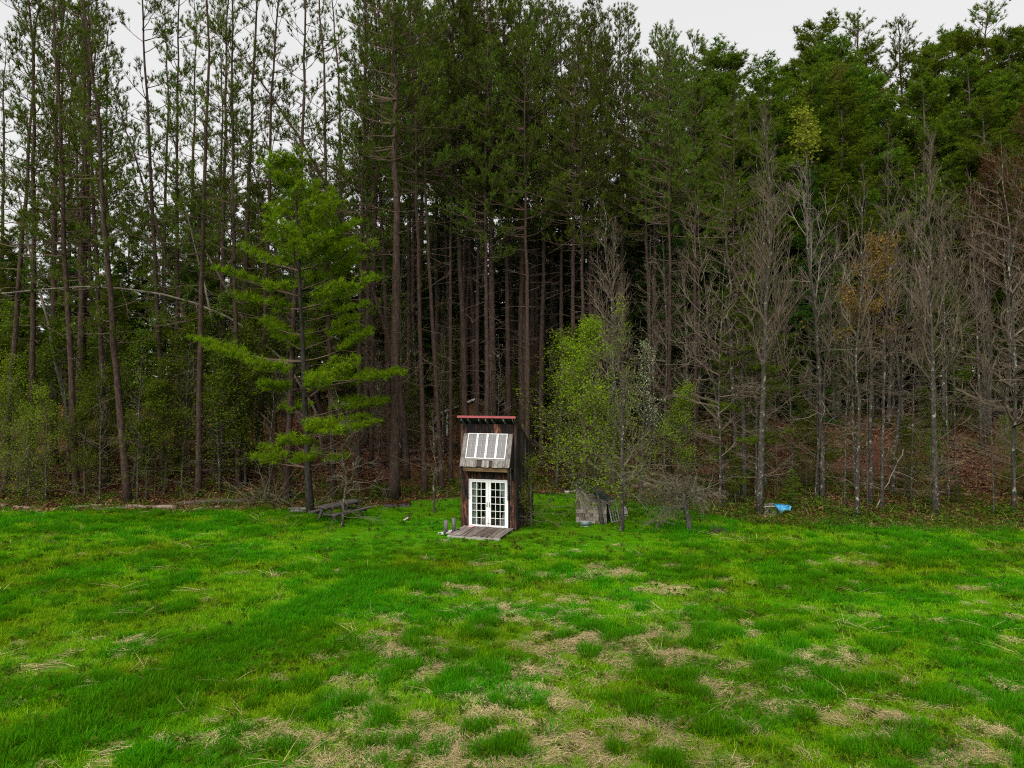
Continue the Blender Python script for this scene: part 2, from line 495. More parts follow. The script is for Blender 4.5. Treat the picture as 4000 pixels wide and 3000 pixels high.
def straw_amount(x, y):
    s = 0.28 * fbm(x * 0.42, y * 0.75, 5, 4) + 0.52 * fbm(x * 1.9, y * 2.4, 9, 3)
    b = np.zeros(np.shape(x))
    for q in STRAW_SPOTS: b = np.maximum(b, blob(x, y, *q))
    near = np.clip((26 - y) / 12, -0.5, 1) * 0.12
    right = np.where(x < -3, -0.05, 0.0) + np.where(x > 6, -0.02, 0)
    v = s + 0.22 * b + near + right - 0.42 * np.exp(-(band_dist(x, y) / 0.9) ** 2)
    return np.clip((v - 0.50) / 0.26, 0, 1)


def forest_amount(x, y):
    t = y - edge(x) + 1.6 * (fbm(x * 0.5, y * 0.5, 21, 3) - 0.5)
    return np.clip(t / 1.2 + 0.5, 0, 1)


def axis(lo, a, b, hi, step, grow=1.35):
    mid = list(np.arange(a, b + 1e-6, step))
    up, s = [], step
    while (mid + up)[-1] < hi:
        s *= grow; up.append((mid + up)[-1] + s)
    dn, s, cur = [], step, a
    while cur > lo:
        s *= grow; cur -= s; dn.append(cur)
    return np.array(dn[::-1] + mid + up)


gx, gy = axis(-900, -34, 34, 900, 0.45), axis(-300, 8, 62, 900, 0.45)
X, Y = np.meshgrid(gx, gy)
Z = hz(X, Y)
mb = MB()
nx = len(gx)
i, j = np.meshgrid(np.arange(len(gy) - 1), np.arange(nx - 1), indexing='ij')
mb.add(np.stack([X, Y, Z], -1).reshape(-1, 3), quad=np.stack([i * nx + j, i * nx + j + 1, (i + 1) * nx + j + 1, (i + 1) * nx + j], -1).reshape(-1, 4))
m, n, l, p = material('ground')
geo = n.new('ShaderNodeNewGeometry')
pos = geo.outputs['Position']
def attr(nm):
    a = n.new('ShaderNodeAttribute'); a.attribute_name = nm
    return a.outputs['Fac']
def mixc(f, a, b):
    x = n.new('ShaderNodeMix'); x.data_type = 'RGBA'
    l.new(f, x.inputs[0]); l.new(a, x.inputs[6]); l.new(b, x.inputs[7])
    return x.outputs[2]
n1, n2 = noise(n, l, pos, 5.0, 6, 0.7), noise(n, l, pos, 22.0, 5, 0.7)
turf = ramp(n, [(0.3, (0.028, 0.10, 0.002)), (0.6, (0.05, 0.14, 0.003)), (0.8, (0.11, 0.15, 0.015))]); l.new(n1.outputs['Fac'], turf.inputs[0])
dry = ramp(n, [(0.3, (0.085, 0.080, 0.026)), (0.6, (0.20, 0.16, 0.075))]); l.new(n2.outputs['Fac'], dry.inputs[0])
lit = ramp(n, [(0.3, (0.022, 0.012, 0.008)), (0.5, (0.06, 0.027, 0.016)), (0.7, (0.12, 0.06, 0.034))]); l.new(n2.outputs['Fac'], lit.inputs[0])
sm = n.new('ShaderNodeMath'); sm.operation = 'MULTIPLY'; sm.inputs[1].default_value = 0.5
l.new(attr('straw'), sm.inputs[0])
c1 = mixc(sm.outputs[0], turf.outputs[0], dry.outputs[0])
l.new(mixc(attr('forest'), c1, lit.outputs[0]), p.inputs['Base Color'])
p.inputs['Roughness'].default_value = 1.0
p.inputs['Specular IOR Level'].default_value = 0.05
bp = n.new('ShaderNodeBump'); bp.inputs['Strength'].default_value = 0.6; bp.inputs['Distance'].default_value = 0.05
l.new(n2.outputs['Fac'], bp.inputs['Height']); l.new(bp.outputs[0], p.inputs['Normal'])
ground = mb.build('ground', m, smooth=True)
setp(ground, 'grassy meadow floor rising into a leaf-covered wooded slope', 'ground', kind='structure')
for nm, fn in (('straw', straw_amount), ('forest', forest_amount)):
    a = ground.data.attributes.new(nm, 'FLOAT', 'POINT')
    a.data.foreach_set('value', fn(X, Y).ravel().astype(np.float32))


# ------------------------------------------------------------------ scattered stuff (grass, straw, weeds, dead leaves)
def clump(name, mat, count, rad, hgt, wid, lean, kinds='blade', flat=False):
    b = MB()
    a = rng.uniform(0, 2 * np.pi, count); rr = rad * np.sqrt(rng.uniform(0, 1, count))
    base = np.stack([rr * np.cos(a), rr * np.sin(a), np.zeros(count)], -1)
    h = rng.uniform(hgt[0], hgt[1], count)
    if kinds == 'blade':
        az = a + rng.normal(0, 0.9, count)
        el = rng.uniform(lean[0], lean[1], count)
        if flat: az = rng.normal(0.3, 0.5, count) + np.where(rng.uniform(size=count) < 0.5, 0, np.pi)
        d = np.stack([np.cos(az) * np.cos(el), np.sin(az) * np.cos(el), np.sin(el)], -1)
        if flat: base[:, 2] = rng.uniform(0.01, 0.06, count)
        # a bent blade: lower quad + upper tip
        s = norm(np.cross(d, np.array([[0, 0, 1.0]])) + rng.normal(0, 0.25, (count, 3)))
        w = (rng.uniform(0.7, 1.3, count) * wid)[:, None]
        mid = base + d * (h * 0.55)[:, None]
        d2 = norm(d - np.array([[0, 0, 1]]) * rng.uniform(0.1, 0.7, count)[:, None] * (0.15 if flat else 1))
        tip = mid + d2 * (h * 0.45)[:, None]
        v = np.stack([base - s * w / 2, base + s * w / 2, mid + s * w * .4, mid - s * w * .4, tip], 1).reshape(-1, 3)
        k = (np.arange(count) * 5)[:, None]
        b.add(v, tri=k + np.array([[3, 2, 4]]), quad=k + np.array([[0, 1, 2, 3]]))
    else:
        nrm = norm(np.stack([rng.normal(0, lean[1], count), rng.normal(0, lean[1], count), np.ones(count)], -1))
        d = norm(np.cross(nrm, rng.normal(size=(count, 3))))
        base[:, 2] = rng.uniform(hgt[0], hgt[1], count)
        b.leaves(base, d, nrm, rng.uniform(0.7, 1.3, count) * wid, rng.uniform(0.5, 0.85, count) * wid)
    return bpy.data.objects.new(name, b.mesh(name, mat))


def scatter(name, sources, pts, idx, scl, tint, label, cat):
    coll = bpy.data.collections.new(name + '_source')
    for k, s in enumerate(sources):
        s.name = '%s_%02d' % (name, k)
        coll.objects.link(s)
    N = len(pts)
    me = bpy.data.meshes.new(name)
    me.vertices.add(N); me.vertices.foreach_set('co', pts.astype(np.float32).ravel())
    for nm, ty, val in (('pick', 'INT', idx.astype(np.int32)), ('size', 'FLOAT', scl.astype(np.float32)), ('tint', 'FLOAT', tint.astype(np.float32))):
        a = me.attributes.new(nm, ty, 'POINT'); a.data.foreach_set('value', val)
    rot = np.zeros((N, 3), np.float32); rot[:, 2] = rng.uniform(0, 6.283, N)
    a = me.attributes.new('turn', 'FLOAT_VECTOR', 'POINT'); a.data.foreach_set('vector', rot.ravel())
    o = link(bpy.data.objects.new(name, me))
    setp(o, label, cat, kind='stuff')
    ng = bpy.data.node_groups.new(name, 'GeometryNodeTree')
    ng.interface.new_socket('Geometry', in_out='INPUT', socket_type='NodeSocketGeometry')
    ng.interface.new_socket('Geometry', in_out='OUTPUT', socket_type='NodeSocketGeometry')
    N_ = ng.nodes; L_ = ng.links
    gi, go = N_.new('NodeGroupInput'), N_.new('NodeGroupOutput')
    ip = N_.new('GeometryNodeInstanceOnPoints')
    ci = N_.new('GeometryNodeCollectionInfo'); ci.inputs['Collection'].default_value = coll
    ci.inputs['Separate Children'].default_value = True; ci.inputs['Reset Children'].default_value = True
    def na(nm, ty):
        q = N_.new('GeometryNodeInputNamedAttribute'); q.data_type = ty; q.inputs['Name'].default_value = nm
        return next(s for s in q.outputs if s.enabled and s.name == 'Attribute')
    L_.new(gi.outputs[0], ip.inputs['Points']); L_.new(ci.outputs[0], ip.inputs['Instance'])
    ip.inputs['Pick Instance'].default_value = True
    L_.new(na('pick', 'INT'), ip.inputs['Instance Index'])
    L_.new(na('turn', 'FLOAT_VECTOR'), ip.inputs['Rotation'])
    L_.new(na('size', 'FLOAT'), ip.inputs['Scale'])
    L_.new(ip.outputs[0], go.inputs[0])
    md = o.modifiers.new('scatter', 'NODES'); md.node_group = ng
    return o


CABIN = np.array((-1.03, 31.55)); CABIN_RZ = math.radians(-16.5)
cdir, bdir = np.array((math.cos(CABIN_RZ), math.sin(CABIN_RZ))), np.array((-math.sin(CABIN_RZ), math.cos(CABIN_RZ)))


def in_cabin(x, y, pad=0.0, front=-2.0):
    u = (x - CABIN[0]) * cdir[0] + (y - CABIN[1]) * cdir[1]
    w = (x - CABIN[0]) * bdir[0] + (y - CABIN[1]) * bdir[1]
    return (np.abs(u) < 1.22 + pad) & (w > front - pad) & (w < 3.0 + pad)


grass_src = [clump('g', M['grass_short'], 50, 0.17, (0.03, 0.09), 0.011, (0.5, 1.4)),
             clump('g', M['grass_short'], 44, 0.16, (0.04, 0.12), 0.012, (0.6, 1.4)),
             clump('g', M['grass_dark'], 54, 0.15, (0.10, 0.27), 0.013, (0.7, 1.45)),
             clump('g', M['grass_dark'], 44, 0.15, (0.09, 0.22), 0.012, (0.6, 1.4)),
             clump('g', M['grass_yellow'], 40, 0.17, (0.04, 0.12), 0.010, (0.4, 1.3)),
             clump('g', M['grass_yellow'], 34, 0.16, (0.06, 0.20), 0.009, (0.5, 1.3)),
             clump('g', M['straw'], 70, 0.20, (0.07, 0.22), 0.009, (-0.02, 0.22), flat=True),
             clump('g', M['straw'], 54, 0.18, (0.06, 0.20), 0.009, (0.0, 0.6)),
             clump('g', M['straw'], 9, 0.22, (0.35, 0.75), 0.009, (0.0, 0.35), flat=True),
             clump('g', M['weed_leaf'], 16, 0.15, (0.03, 0.12), 0.09, (0, 0.5), 'leaf')]


def grass_points(ylo, yhi, dens):
    w = lambda y: 0.80 * y + 4.0
    n_ = int(dens * (w(ylo) + w(yhi)) * (yhi - ylo))
    y = ylo + (yhi - ylo) * rng.uniform(0, 1, n_)
    x = rng.uniform(-1, 1, n_) * w(yhi)
    k = np.abs(x) < w(y)
    return x[k], y[k]


xs, ys = zip(*[grass_points(a, b, q) for a, b, q in ((8, 12, 45), (12, 16, 78), (16, 22, 64), (22, 29, 46), (29, 38, 40), (38, 46, 30))])
x, y = np.concatenate(xs), np.concatenate(ys)
fo = forest_amount(x, y)
keep = (rng.uniform(size=len(x)) > fo * 1.05) & ~in_cabin(x, y)
x, y = x[keep], y[keep]
st = straw_amount(x, y)
lush = fbm(x * 0.55, y * 0.8, 31, 4)
tuftn = vnoise(x * 1.6, y * 1.6, 41) * 0.65 + vnoise(x * 3.3, y * 3.3, 43) * 0.35
bandm = np.exp(-(band_dist(x, y) / 0.85) ** 2)
u = rng.uniform(size=len(x))
lawn = np.clip((y - 25.5) / 3.5, 0, 1) * np.clip((9 - np.abs(x + 1)) / 4, 0, 1)
idx = np.where(u < 0.5, 0, 1)
idx = np.where((lush > 0.55 - 0.2 * bandm) & (rng.uniform(size=len(x)) < 0.45 + 0.5 * bandm), 3, idx)
idx = np.where((lush < 0.49) & (rng.uniform(size=len(x)) < 0.6) & (bandm < 0.4) & (lawn < 0.6), np.where(u < 0.5, 4, 5), idx)
idx = np.where((tuftn + rng.normal(0, .05, len(x)) > 0.72) & (lawn < 0.5), 2, idx)
idx = np.where((rng.uniform(size=len(x)) < st * 0.64) & (tuftn < 0.70), np.where(u < 0.5, 6, 7), idx)
idx = np.where((rng.uniform(size=len(x)) < 0.005) & (lawn < 0.3), 8, idx)
idx = np.where(bandm * rng.uniform(.6, 1.2, len(x)) > .45, np.where(u < .4, 2, 3), idx)
idx = np.where((rng.uniform(size=len(x)) < 0.05), 9, idx)
scl = rng.uniform(0.75, 1.3, len(x)) * (1 - 0.35 * lawn * (idx < 6)) * np.where(y > 22, 1.15, 1.0)
tint = np.clip(0.5 + 1.5 * (fbm(x * 0.3, y * 0.4, 51, 3) - 0.5) + rng.normal(0, 0.18, len(x)), 0, 1)
scatter('meadow_grass', grass_src, np.stack([x, y, hz(x, y) - 0.005], -1), idx, scl, tint,
        'green spring grass with dry straw patches covering the meadow', 'grass')

leaf_src = [clump('l', M['dead_leaf'], 22, 0.38, (0.01, 0.07), 0.13, (0, 0.45), 'leaf') for _ in range(3)]
x = rng.uniform(-1, 1, 26000); y = rng.uniform(30, 66, 26000); x = x * (0.80 * y + 3)
fo = forest_amount(x, y)
keep = (rng.uniform(size=len(x)) < fo * (0.35 + 0.65 * (fbm(x * 0.3, y * 0.3, 61, 3) > 0.42))) & ~in_cabin(x, y)
x, y = x[keep], y[keep]
scatter('leaf_litter', leaf_src, np.stack([x, y, hz(x, y) + 0.01], -1), rng.integers(0, 3, len(x)), rng.uniform(0.7, 1.4, len(x)),
        rng.uniform(0, 1, len(x)), 'fallen russet leaves covering the wooded slope', 'leaves')

weed_src = [clump('w', M['weed_leaf'], 26, 0.28, (0.04, 0.34), 0.075, (0, 0.6), 'leaf'),
            clump('w', M['weed_leaf'], 30, 0.22, (0.03, 0.2), 0.055, (0, 0.6), 'leaf'),
            clump('w', M['straw'], 14, 0.25, (0.15, 0.5), 0.009, (0.1, 1.0)),
            clump('w', M['weed_leaf'], 30, 0.2, (0.10, 0.35), 0.011, (0.5, 1.4))]
x = rng.uniform(-1, 1, 30000); y = rng.uniform(30, 62, 30000); x = x * (0.80 * y + 3)
t = y - edge(x)
pr = np.exp(-((t - 1.4) / np.where(x > 6, 3.4, 2.0)) ** 2) * np.where(x > 6, 1.0, 0.5) + np.where(x > 2, .4, .25) * (t > 0) * (fbm(x * 0.25, y * 0.25, 71, 3) > 0.5)
keep = (rng.uniform(size=len(x)) < pr) & (t > -1.2) & ~in_cabin(x, y, 0.2)
x, y = x[keep], y[keep]
scatter('undergrowth', weed_src, np.stack([x, y, hz(x, y)], -1), rng.choice(4, len(x), p=[.4, .25, .15, .2]), rng.uniform(0.8, 1.7, len(x)),
        rng.uniform(0, 1, len(x)), 'low green weeds and brambles along the forest edge', 'undergrowth')


# ------------------------------------------------------------------ the cabin
cab = empty('cabin', (CABIN[0], CABIN[1], 0.0), CABIN_RZ, 'narrow two-storey dark board cabin with red roof edge and white glass doors', 'cabin')
W2, DEP = 1.23, 3.0
ZF, ZB = 4.66, 3.12                                     # wall height at the front and at the back
ztop = lambda yy: ZF + (ZB - ZF) * yy / DEP
# shell of framing behind the boards, floor inside
for (a, b, c, d) in ((-W2 + .03, -W2 + .07, .05, DEP - .05), (W2 - .07, W2 - .03, .05, DEP - .05), (-W2 + .08, W2 - .08, DEP - .08, DEP - .04)):
    hb = MB()
    hb.hexa([(a, c, .05), (b, c, .05), (b, d, .05), (a, d, .05), (a, c, ztop(c) - .06), (b, c, ztop(c) - .06), (b, d, ztop(d) - .06), (a, d, ztop(d) - .06)])
    hb.build('inner_wall', M['dark_interior'], cab)
MB().box(-W2 + .02, W2 - .02, .0, DEP - .02, .02, .09).build('floor', M['dark_interior'], cab)
MB().box(-W2 + .08, W2 - .08, .10, DEP - .1, 2.36, 2.44).build('upper_floor', M['dark_interior'], cab)
# front boards
DX0, DX1, DZ0, DZ1 = -0.86, 0.86, 0.11, 2.10            # door opening
xx = -W2
while xx < W2 - 0.02:
    w = min(rng.uniform(.15, .22), W2 - xx)
    a, b = xx + .003, xx + w - .004
    for z0, z1, mt in ((.04, 2.16, 'rust_board'), (2.16, 2.74, 'rust_board' if rng.uniform() < .45 else 'dark_board'), (2.9, ZF - .02, 'rust_board')):
        if z0 == .04:
            if b > DX0 - .02 and a < DX1 + .02:
                if a < DX0 - .07: aa, bb = a, DX0 - .03
                elif b > DX1 + .07: aa, bb = DX1 + .03, b
                else: continue
                mt = 'dark_board' if rng.uniform() < .5 else 'rust_board'
                MB().box(aa, bb, -.022 + rng.uniform(-.006, .006), .012, z0 + rng.uniform(-.03, .02), z1, .002).build('board', M[mt], cab)
                continue
        MB().box(a, b, -.022 + rng.uniform(-.006, .006), .012, z0 + .003, z1 - .003, .002).build('board', M[mt], cab)
    xx += w
# side boards and battens (right side in view, left side and back complete the house)
for s in (1, -1):
    yy = 0.0
    while yy < DEP - 0.02:
        w = min(rng.uniform(.15, .22), DEP - yy)
        a, b = yy + .003, yy + w - .004
        o0 = W2 + rng.uniform(-.004, .006)
        xa, xb = (o0, o0 + .022) if s > 0 else (-o0 - .022, -o0)
        zb = .03 + rng.uniform(-.05, .02)
        MB().hexa([(xa, a, zb), (xb, a, zb), (xb, b, zb), (xa, b, zb), (xa, a, ztop(a)), (xb, a, ztop(a)), (xb, b, ztop(b)), (xa, b, ztop(b))]).build('board', M['side_board'], cab)
        if yy > 0:
            xa, xb = (W2 + .029, W2 + .05) if s > 0 else (-W2 - .05, -W2 - .029)
            MB().hexa([(xa, a - .025, zb), (xb, a - .025, zb), (xb, a + .02, zb), (xa, a + .02, zb), (xa, a - .025, ztop(a)), (xb, a - .025, ztop(a)),
                       (xb, a + .02, ztop(a) - .01), (xa, a + .02, ztop(a) - .01)]).build('batten', M['side_board'], cab)
        yy += w
xx = -W2
while xx < W2 - .02:
    w = min(.2, W2 - xx)
    MB().box(xx + .003, xx + w - .003, DEP - .03, DEP - .006, .03, ZB - .03).build('board', M['side_board'], cab); xx += w
for s in (-1, 1):
    MB().box(s * (W2 + .01) - .05, s * (W2 + .01) + .05, -.055, -.03, .02, ZF - .02, .003).build('corner_post', M['dark_board'], cab)
# roof: sheet, red edge trim, rafters
def roofz(yy): return ztop(yy) + .11
rf = MB().hexa([(-1.31, -.34, roofz(-.34)), (1.31, -.34, roofz(-.34)), (1.31, DEP + .25, roofz(DEP + .25)), (-1.31, DEP + .25, roofz(DEP + .25)),
                (-1.31, -.34, roofz(-.34) + .05), (1.31, -.34, roofz(-.34) + .05), (1.31, DEP + .25, roofz(DEP + .25) + .05), (-1.31, DEP + .25, roofz(DEP + .25) + .05)]).build('roof', M['roof_shingle'], cab)
MB().box(-1.34, 1.34, -.375, -.345, roofz(-.34) - .03, roofz(-.34) + .065).build('edge_trim', M['red_metal'], rf)
MB().tube([(-1.16, .25, roofz(.25)), (-1.16, .25, roofz(.25) + .28)], [.035, .035], 8).build('vent_pipe', M['galv'], rf)
for s in (-1, 1):
    MB().hexa([(s * 1.27 - .012, -.30, roofz(-.30) - .13), (s * 1.27 + .012, -.30, roofz(-.30) - .13), (s * 1.27 + .012, DEP + .2, roofz(DEP + .2) - .13), (s * 1.27 - .012, DEP + .2, roofz(DEP + .2) - .13),
               (s * 1.27 - .012, -.30, roofz(-.30) - .003), (s * 1.27 + .012, -.30, roofz(-.30) - .003), (s * 1.27 + .012, DEP + .2, roofz(DEP + .2) - .003), (s * 1.27 - .012, DEP + .2, roofz(DEP + .2) - .003)]).build('barge_board', M['dark_board'], rf)
for xr in (-1.18, -.86, -.36, -.05, .25, .76, 1.18):
    MB().hexa([(xr - .022, -.30, roofz(-.30) - .12), (xr + .022, -.30, roofz(-.30) - .12), (xr + .022, 0.6, roofz(.6) - .12), (xr - .022, .6, roofz(.6) - .12),
               (xr - .022, -.30, roofz(-.30) - .003), (xr + .022, -.30, roofz(-.30) - .003), (xr + .022, 0.6, roofz(.6) - .003), (xr - .022, .6, roofz(.6) - .003)]).build('rafter_tail', M['grey_board'], rf)
# slanted glazed bay
BT, BB = np.array((-.05, 4.22)), np.array((-.60, 2.84))   # (y, z) at the top and the foot of the slope
bs = BB - BT; BL = float(np.hypot(*bs)); bu = bs / BL; bn = np.array((bu[1], -bu[0]))  # along slope (down), outward normal
def bay(u, v, h): q = BT + bu * v + bn * h; return (u, q[0], q[1])
def slope_box(u0, u1, v0, v1, h0, h1):
    return MB().hexa([bay(u0, v1, h0), bay(u1, v1, h0), bay(u1, v1, h1), bay(u0, v1, h1), bay(u0, v0, h0), bay(u1, v0, h0), bay(u1, v0, h1), bay(u0, v0, h1)])
BW = 1.13
bay_o = slope_box(-BW, BW, .0, BL, -.05, -.02).build('window_bay', M['dark_interior'], cab)
for s in (-1, 1):   # cheeks
    MB().add([(s * BW, -.03, 4.2), (s * BW, -.03, 2.62), (s * BW, -.58, 2.84), (s * (BW + .025), -.03, 4.2), (s * (BW + .025), -.03, 2.62), (s * (BW + .025), -.58, 2.84)],
             tri=[(0, 1, 2), (5, 4, 3)], quad=[(0, 3, 4, 1), (1, 4, 5, 2), (2, 5, 3, 0)]).build('cheek', M['dark_board'], bay_o)
uu = (-BW, -.93, .93, BW)
slope_box(-BW, -.925, .0, BL, -.018, .012).build('board', M['grey_board'], bay_o)
slope_box(.925, BW, .0, BL, -.018, .012).build('board', M['grey_board'], bay_o)
slope_box(-.92, .92, 1.16, 1.22, -.018, .018).build('board', M['grey_board_x'], bay_o)
uu = -BW + .01
while uu < BW - .03:                                     # ragged skirt of short boards
    w = min(rng.uniform(.07, .16), BW - uu)
    if not (abs(uu + .32) < .06 or abs(uu - .18) < .05):
        slope_box(uu + .003, uu + w - .005, 1.225 - (.0), BL + .04 + rng.uniform(-.015, .02), .013 if abs(uu) > .92 else -.018, .03 if abs(uu) > .92 else .012).build('skirt_board', M['grey_board'], bay_o)
    uu += w
for k in range(4):
    u0, u1 = -.915 + k * .4575, -.915 + (k + 1) * .4575 - .006
    v0, v1 = .0, 1.15
    sash = slope_box(u0, u0 + .045, v0, v1, -.012, .028).build('window', M['worn_paint'], bay_o)
    slope_box(u1 - .045, u1, v0, v1, -.012, .028).build('stile', M['worn_paint'], sash)
    slope_box(u0 + .046, u1 - .046, v0, v0 + .04, -.012, .026).build('rail', M['worn_paint'], sash)
    slope_box(u0 + .046, u1 - .046, v1 - .04, v1, -.012, .026).build('rail', M['worn_paint'], sash)
    um = (u0 + u1) / 2
    slope_box(um - .011, um + .011, v0 + .041, v1 - .041, -.01, .018).build('muntin', M['grey_paint'], sash)
    vs = np.linspace(v0 + .04, v1 - .04, 5)
    for q in vs[1:-1]:
        slope_box(u0 + .046, um - .012, q - .006, q + .006, -.009, .012).build('muntin', M['grey_paint'], sash)
        slope_box(um + .012, u1 - .046, q - .006, q + .006, -.009, .012).build('muntin', M['grey_paint'], sash)
    for r_ in range(4):
        for (a, b) in ((u0 + .046, um - .012), (um + .012, u1 - .046)):
            slope_box(a, b, vs[r_] + .009, vs[r_ + 1] - .009, -.006, -.002).build('pane', M['clouded_glass'], sash)
# beam and soffit under the bay, braces
MB().box(-BW + .05, BW - .05, -.50, -.42, 2.60, 2.79, .004).build('beam', M['beam'], cab)
MB().box(-BW, BW, -.56, -.03, 2.80, 2.82).build('soffit', M['dark_interior'], cab)
for s in (-1, 1):
    MB().bar((s * 1.06, -.53, 2.80), (s * .93, -.075, 1.35), .055, .085, (0, 1, 0)).build('brace', M['side_board'], cab)
    MB().bar((s * 1.16, -.50, 2.78), (s * 1.05, -.075, 1.45), .05, .07, (0, 1, 0)).build('brace', M['side_board'], cab)
# double glass door
MB().box(DX0 - .05, DX0 - .002, -.05, .05, .09, DZ1 + .05).build('door_frame', M['white_paint'], cab)
MB().box(DX1 + .002, DX1 + .05, -.05, .05, .09, DZ1 + .05).build('door_frame', M['white_paint'], cab)
MB().box(DX0 - .05, DX1 + .05, -.052, .052, DZ1 + .052, DZ1 + .10).build('lintel', M['white_paint'], cab)
MB().box(DX0 - .05, DX1 + .05, -.07, .05, .045, .088).build('threshold', M['grey_board_x'], cab)
for k in range(2):
    a, b = (DX0 + .002, -.004) if k == 0 else (.004, DX1 - .002)
    z0, z1 = .095, DZ1 + .045
    st_ = .10
    door = MB().box(a, a + (st_ if k == 0 else .115), -.045, -.005, z0, z1).build('door', M['white_paint'], cab)
    MB().box(b - (.115 if k == 0 else st_), b, -.045, -.005, z0, z1).build('stile', M['white_paint'], door)
    ia, ib = a + (st_ if k == 0 else .115) + .001, b - (.115 if k == 0 else st_) - .001
    MB().box(ia, ib, -.043, -.007, z0, z0 + .10).build('rail', M['white_paint'], door)
    MB().box(ia, ib, -.043, -.007, z1 - .075, z1).build('rail', M['white_paint'], door)
    g0, g1 = z0 + .101, z1 - .076
    xs_ = np.linspace(ia, ib, 4); zs_ = np.linspace(g0, g1, 7)
    for q in xs_[1:-1]: MB().box(q - .011, q + .011, -.041, -.012, g0, g1).build('muntin', M['white_paint'], door)
    for c_ in range(3):
        for q in zs_[1:-1]:
            MB().box(xs_[c_] + .012 * (c_ > 0), xs_[c_ + 1] - .012 * (c_ < 2), -.039, -.014, q - .010, q + .010).build('muntin', M['white_paint'], door)
        for q in range(6):
            MB().box(xs_[c_] + .012 * (c_ > 0), xs_[c_ + 1] - .012 * (c_ < 2), -.027, -.023, zs_[q] + .010 * (q > 0), zs_[q + 1] - .010 * (q < 5)).build('pane', M['glass'], door)
    hx = b - .05 if k == 0 else a + .05
    MB().box(hx - .02, hx + .02, -.052, -.046, .98, 1.20).build('handle_plate', M['brass'], door)
    MB().tube([(hx, -.046, 1.06), (hx, -.09, 1.06), (hx + (-.07 if k == 0 else .07), -.095, 1.06)], [.011] * 3, 6).build('handle', M['brass'], door)


def to_world(lx, ly, z=0.0):
    q = CABIN + cdir * lx + bdir * ly
    return (q[0], q[1], z)


def curtain(x0, x1, top, name, label, gather):
    b = MB(); nn = 26
    t_ = np.linspace(0, 1, nn)
    rows = []
    for zz in np.linspace(.14, top, 9):
        f = (zz - .14) / (top - .14)
        g = 1 - gather * math.sin(math.pi * min(f * 1.15, 1)) ** 2
        xs_ = (x0 + (x1 - x0) * t_ * g) if gather >= 0 else x0 + (x1 - x0) * t_
        rows.append(np.stack([xs_, .12 + .025 * np.sin(t_ * 26), np.full(nn, zz)], -1))
    v = np.concatenate(rows)
    q = [(r * nn + c, r * nn + c + 1, (r + 1) * nn + c + 1, (r + 1) * nn + c) for r in range(8) for c in range(nn - 1)]
    v2 = v + np.array((0, .006, 0))
    b.add(v, quad=q).add(v2, quad=[k[::-1] for k in q])
    o = b.build(name, M['curtain'], None, True)
    o.location = (CABIN[0], CABIN[1], 0); o.rotation_euler = (0, 0, CABIN_RZ)
    return setp(o, label, 'curtain', 'curtains behind the glass doors')


curtain(-.80, -.52, 2.12, 'curtain', 'pale gathered curtain hanging behind the outer panes of the left glass door', .12)
curtain(.80, .50, 2.12, 'curtain', 'pale curtain tied back behind the outer panes of the right glass door', .55)
# things seen through the panes
bk = empty('bucket', to_world(-.33, .50, .092), 0, 'cream tapered bucket with a rolled rim behind the left glass door', 'bucket')
MB().tube([(0, 0, 0), (0, 0, .34)], [.15, .19], 16).build('body', M['cream'], bk, True)
MB().tube([(0, 0, .345), (0, 0, .38)], [.205, .205], 16).build('rim', M['white_paint'], bk, True)
sb = empty('stool', to_world(-.30, .98, .092), .3, 'small dark wooden stool standing behind the cream bucket inside cabin', 'stool')
MB().box(-.2, .2, -.2, .2, .46, .50).build('seat', M['beam'], sb)
for sx in (-1, 1):
    for sy in (-1, 1): MB().bar((sx * .17, sy * .17, .46), (sx * .2, sy * .2, 0), .035, .035, (1, 0, 0)).build('leg', M['beam'], sb)
jr = empty('jar', to_world(-.30, .98, .593), 0, 'squat cream jar standing on the stool inside the cabin', 'jar')
MB().tube([(0, 0, 0), (0, 0, .12), (0, 0, .2), (0, 0, .24)], [.13, .15, .13, .10], 14).build('body', M['cream'], jr, True)
MB().tube([(0, 0, .242), (0, 0, .27)], [.11, .11], 14).build('lid', M['white_paint'], jr, True)

# deck: boards run away from the camera
dk = empty('deck', (CABIN[0], CABIN[1], 0.0), CABIN_RZ, 'low weathered plank deck in front of the cabin doors', 'deck')
for yy in (-1.95, -1.0, -.2):
    MB().box(-1.12, 1.16, yy - .04, yy + .04, -.03, .095).build('joist', M['grey_board_x'], dk)
xx = -1.12
while xx < 1.15:
    w = min(rng.uniform(.10, .14), 1.18 - xx)
    MB().box(xx + .004, xx + w - .005, -2.0 + rng.uniform(-.05, .05), -.075, .098 + rng.uniform(-.004, .004), .126 + rng.uniform(-.004, .006), .002).build('plank', M['deck_board'], dk)
    xx += w
MB().box(-1.13, 1.19, -2.02 - .045, -2.055 - .03, -.04, .092, .004).build('edge_board', M['grey_board_x'], dk)
fz = empty('disc', to_world(-.72, -.28, .137), 0, 'faded pink plastic disc lying on the deck by the doors', 'disc')
MB().tube([(0, 0, 0), (0, 0, .02), (0, 0, .035)], [.145, .14, .115], 18).build('plate', M['pink'], fz, True)
MB().tube([(0, 0, .036), (0, 0, .041)], [.06, .05], 12).build('boss', M['pink'], fz, True)
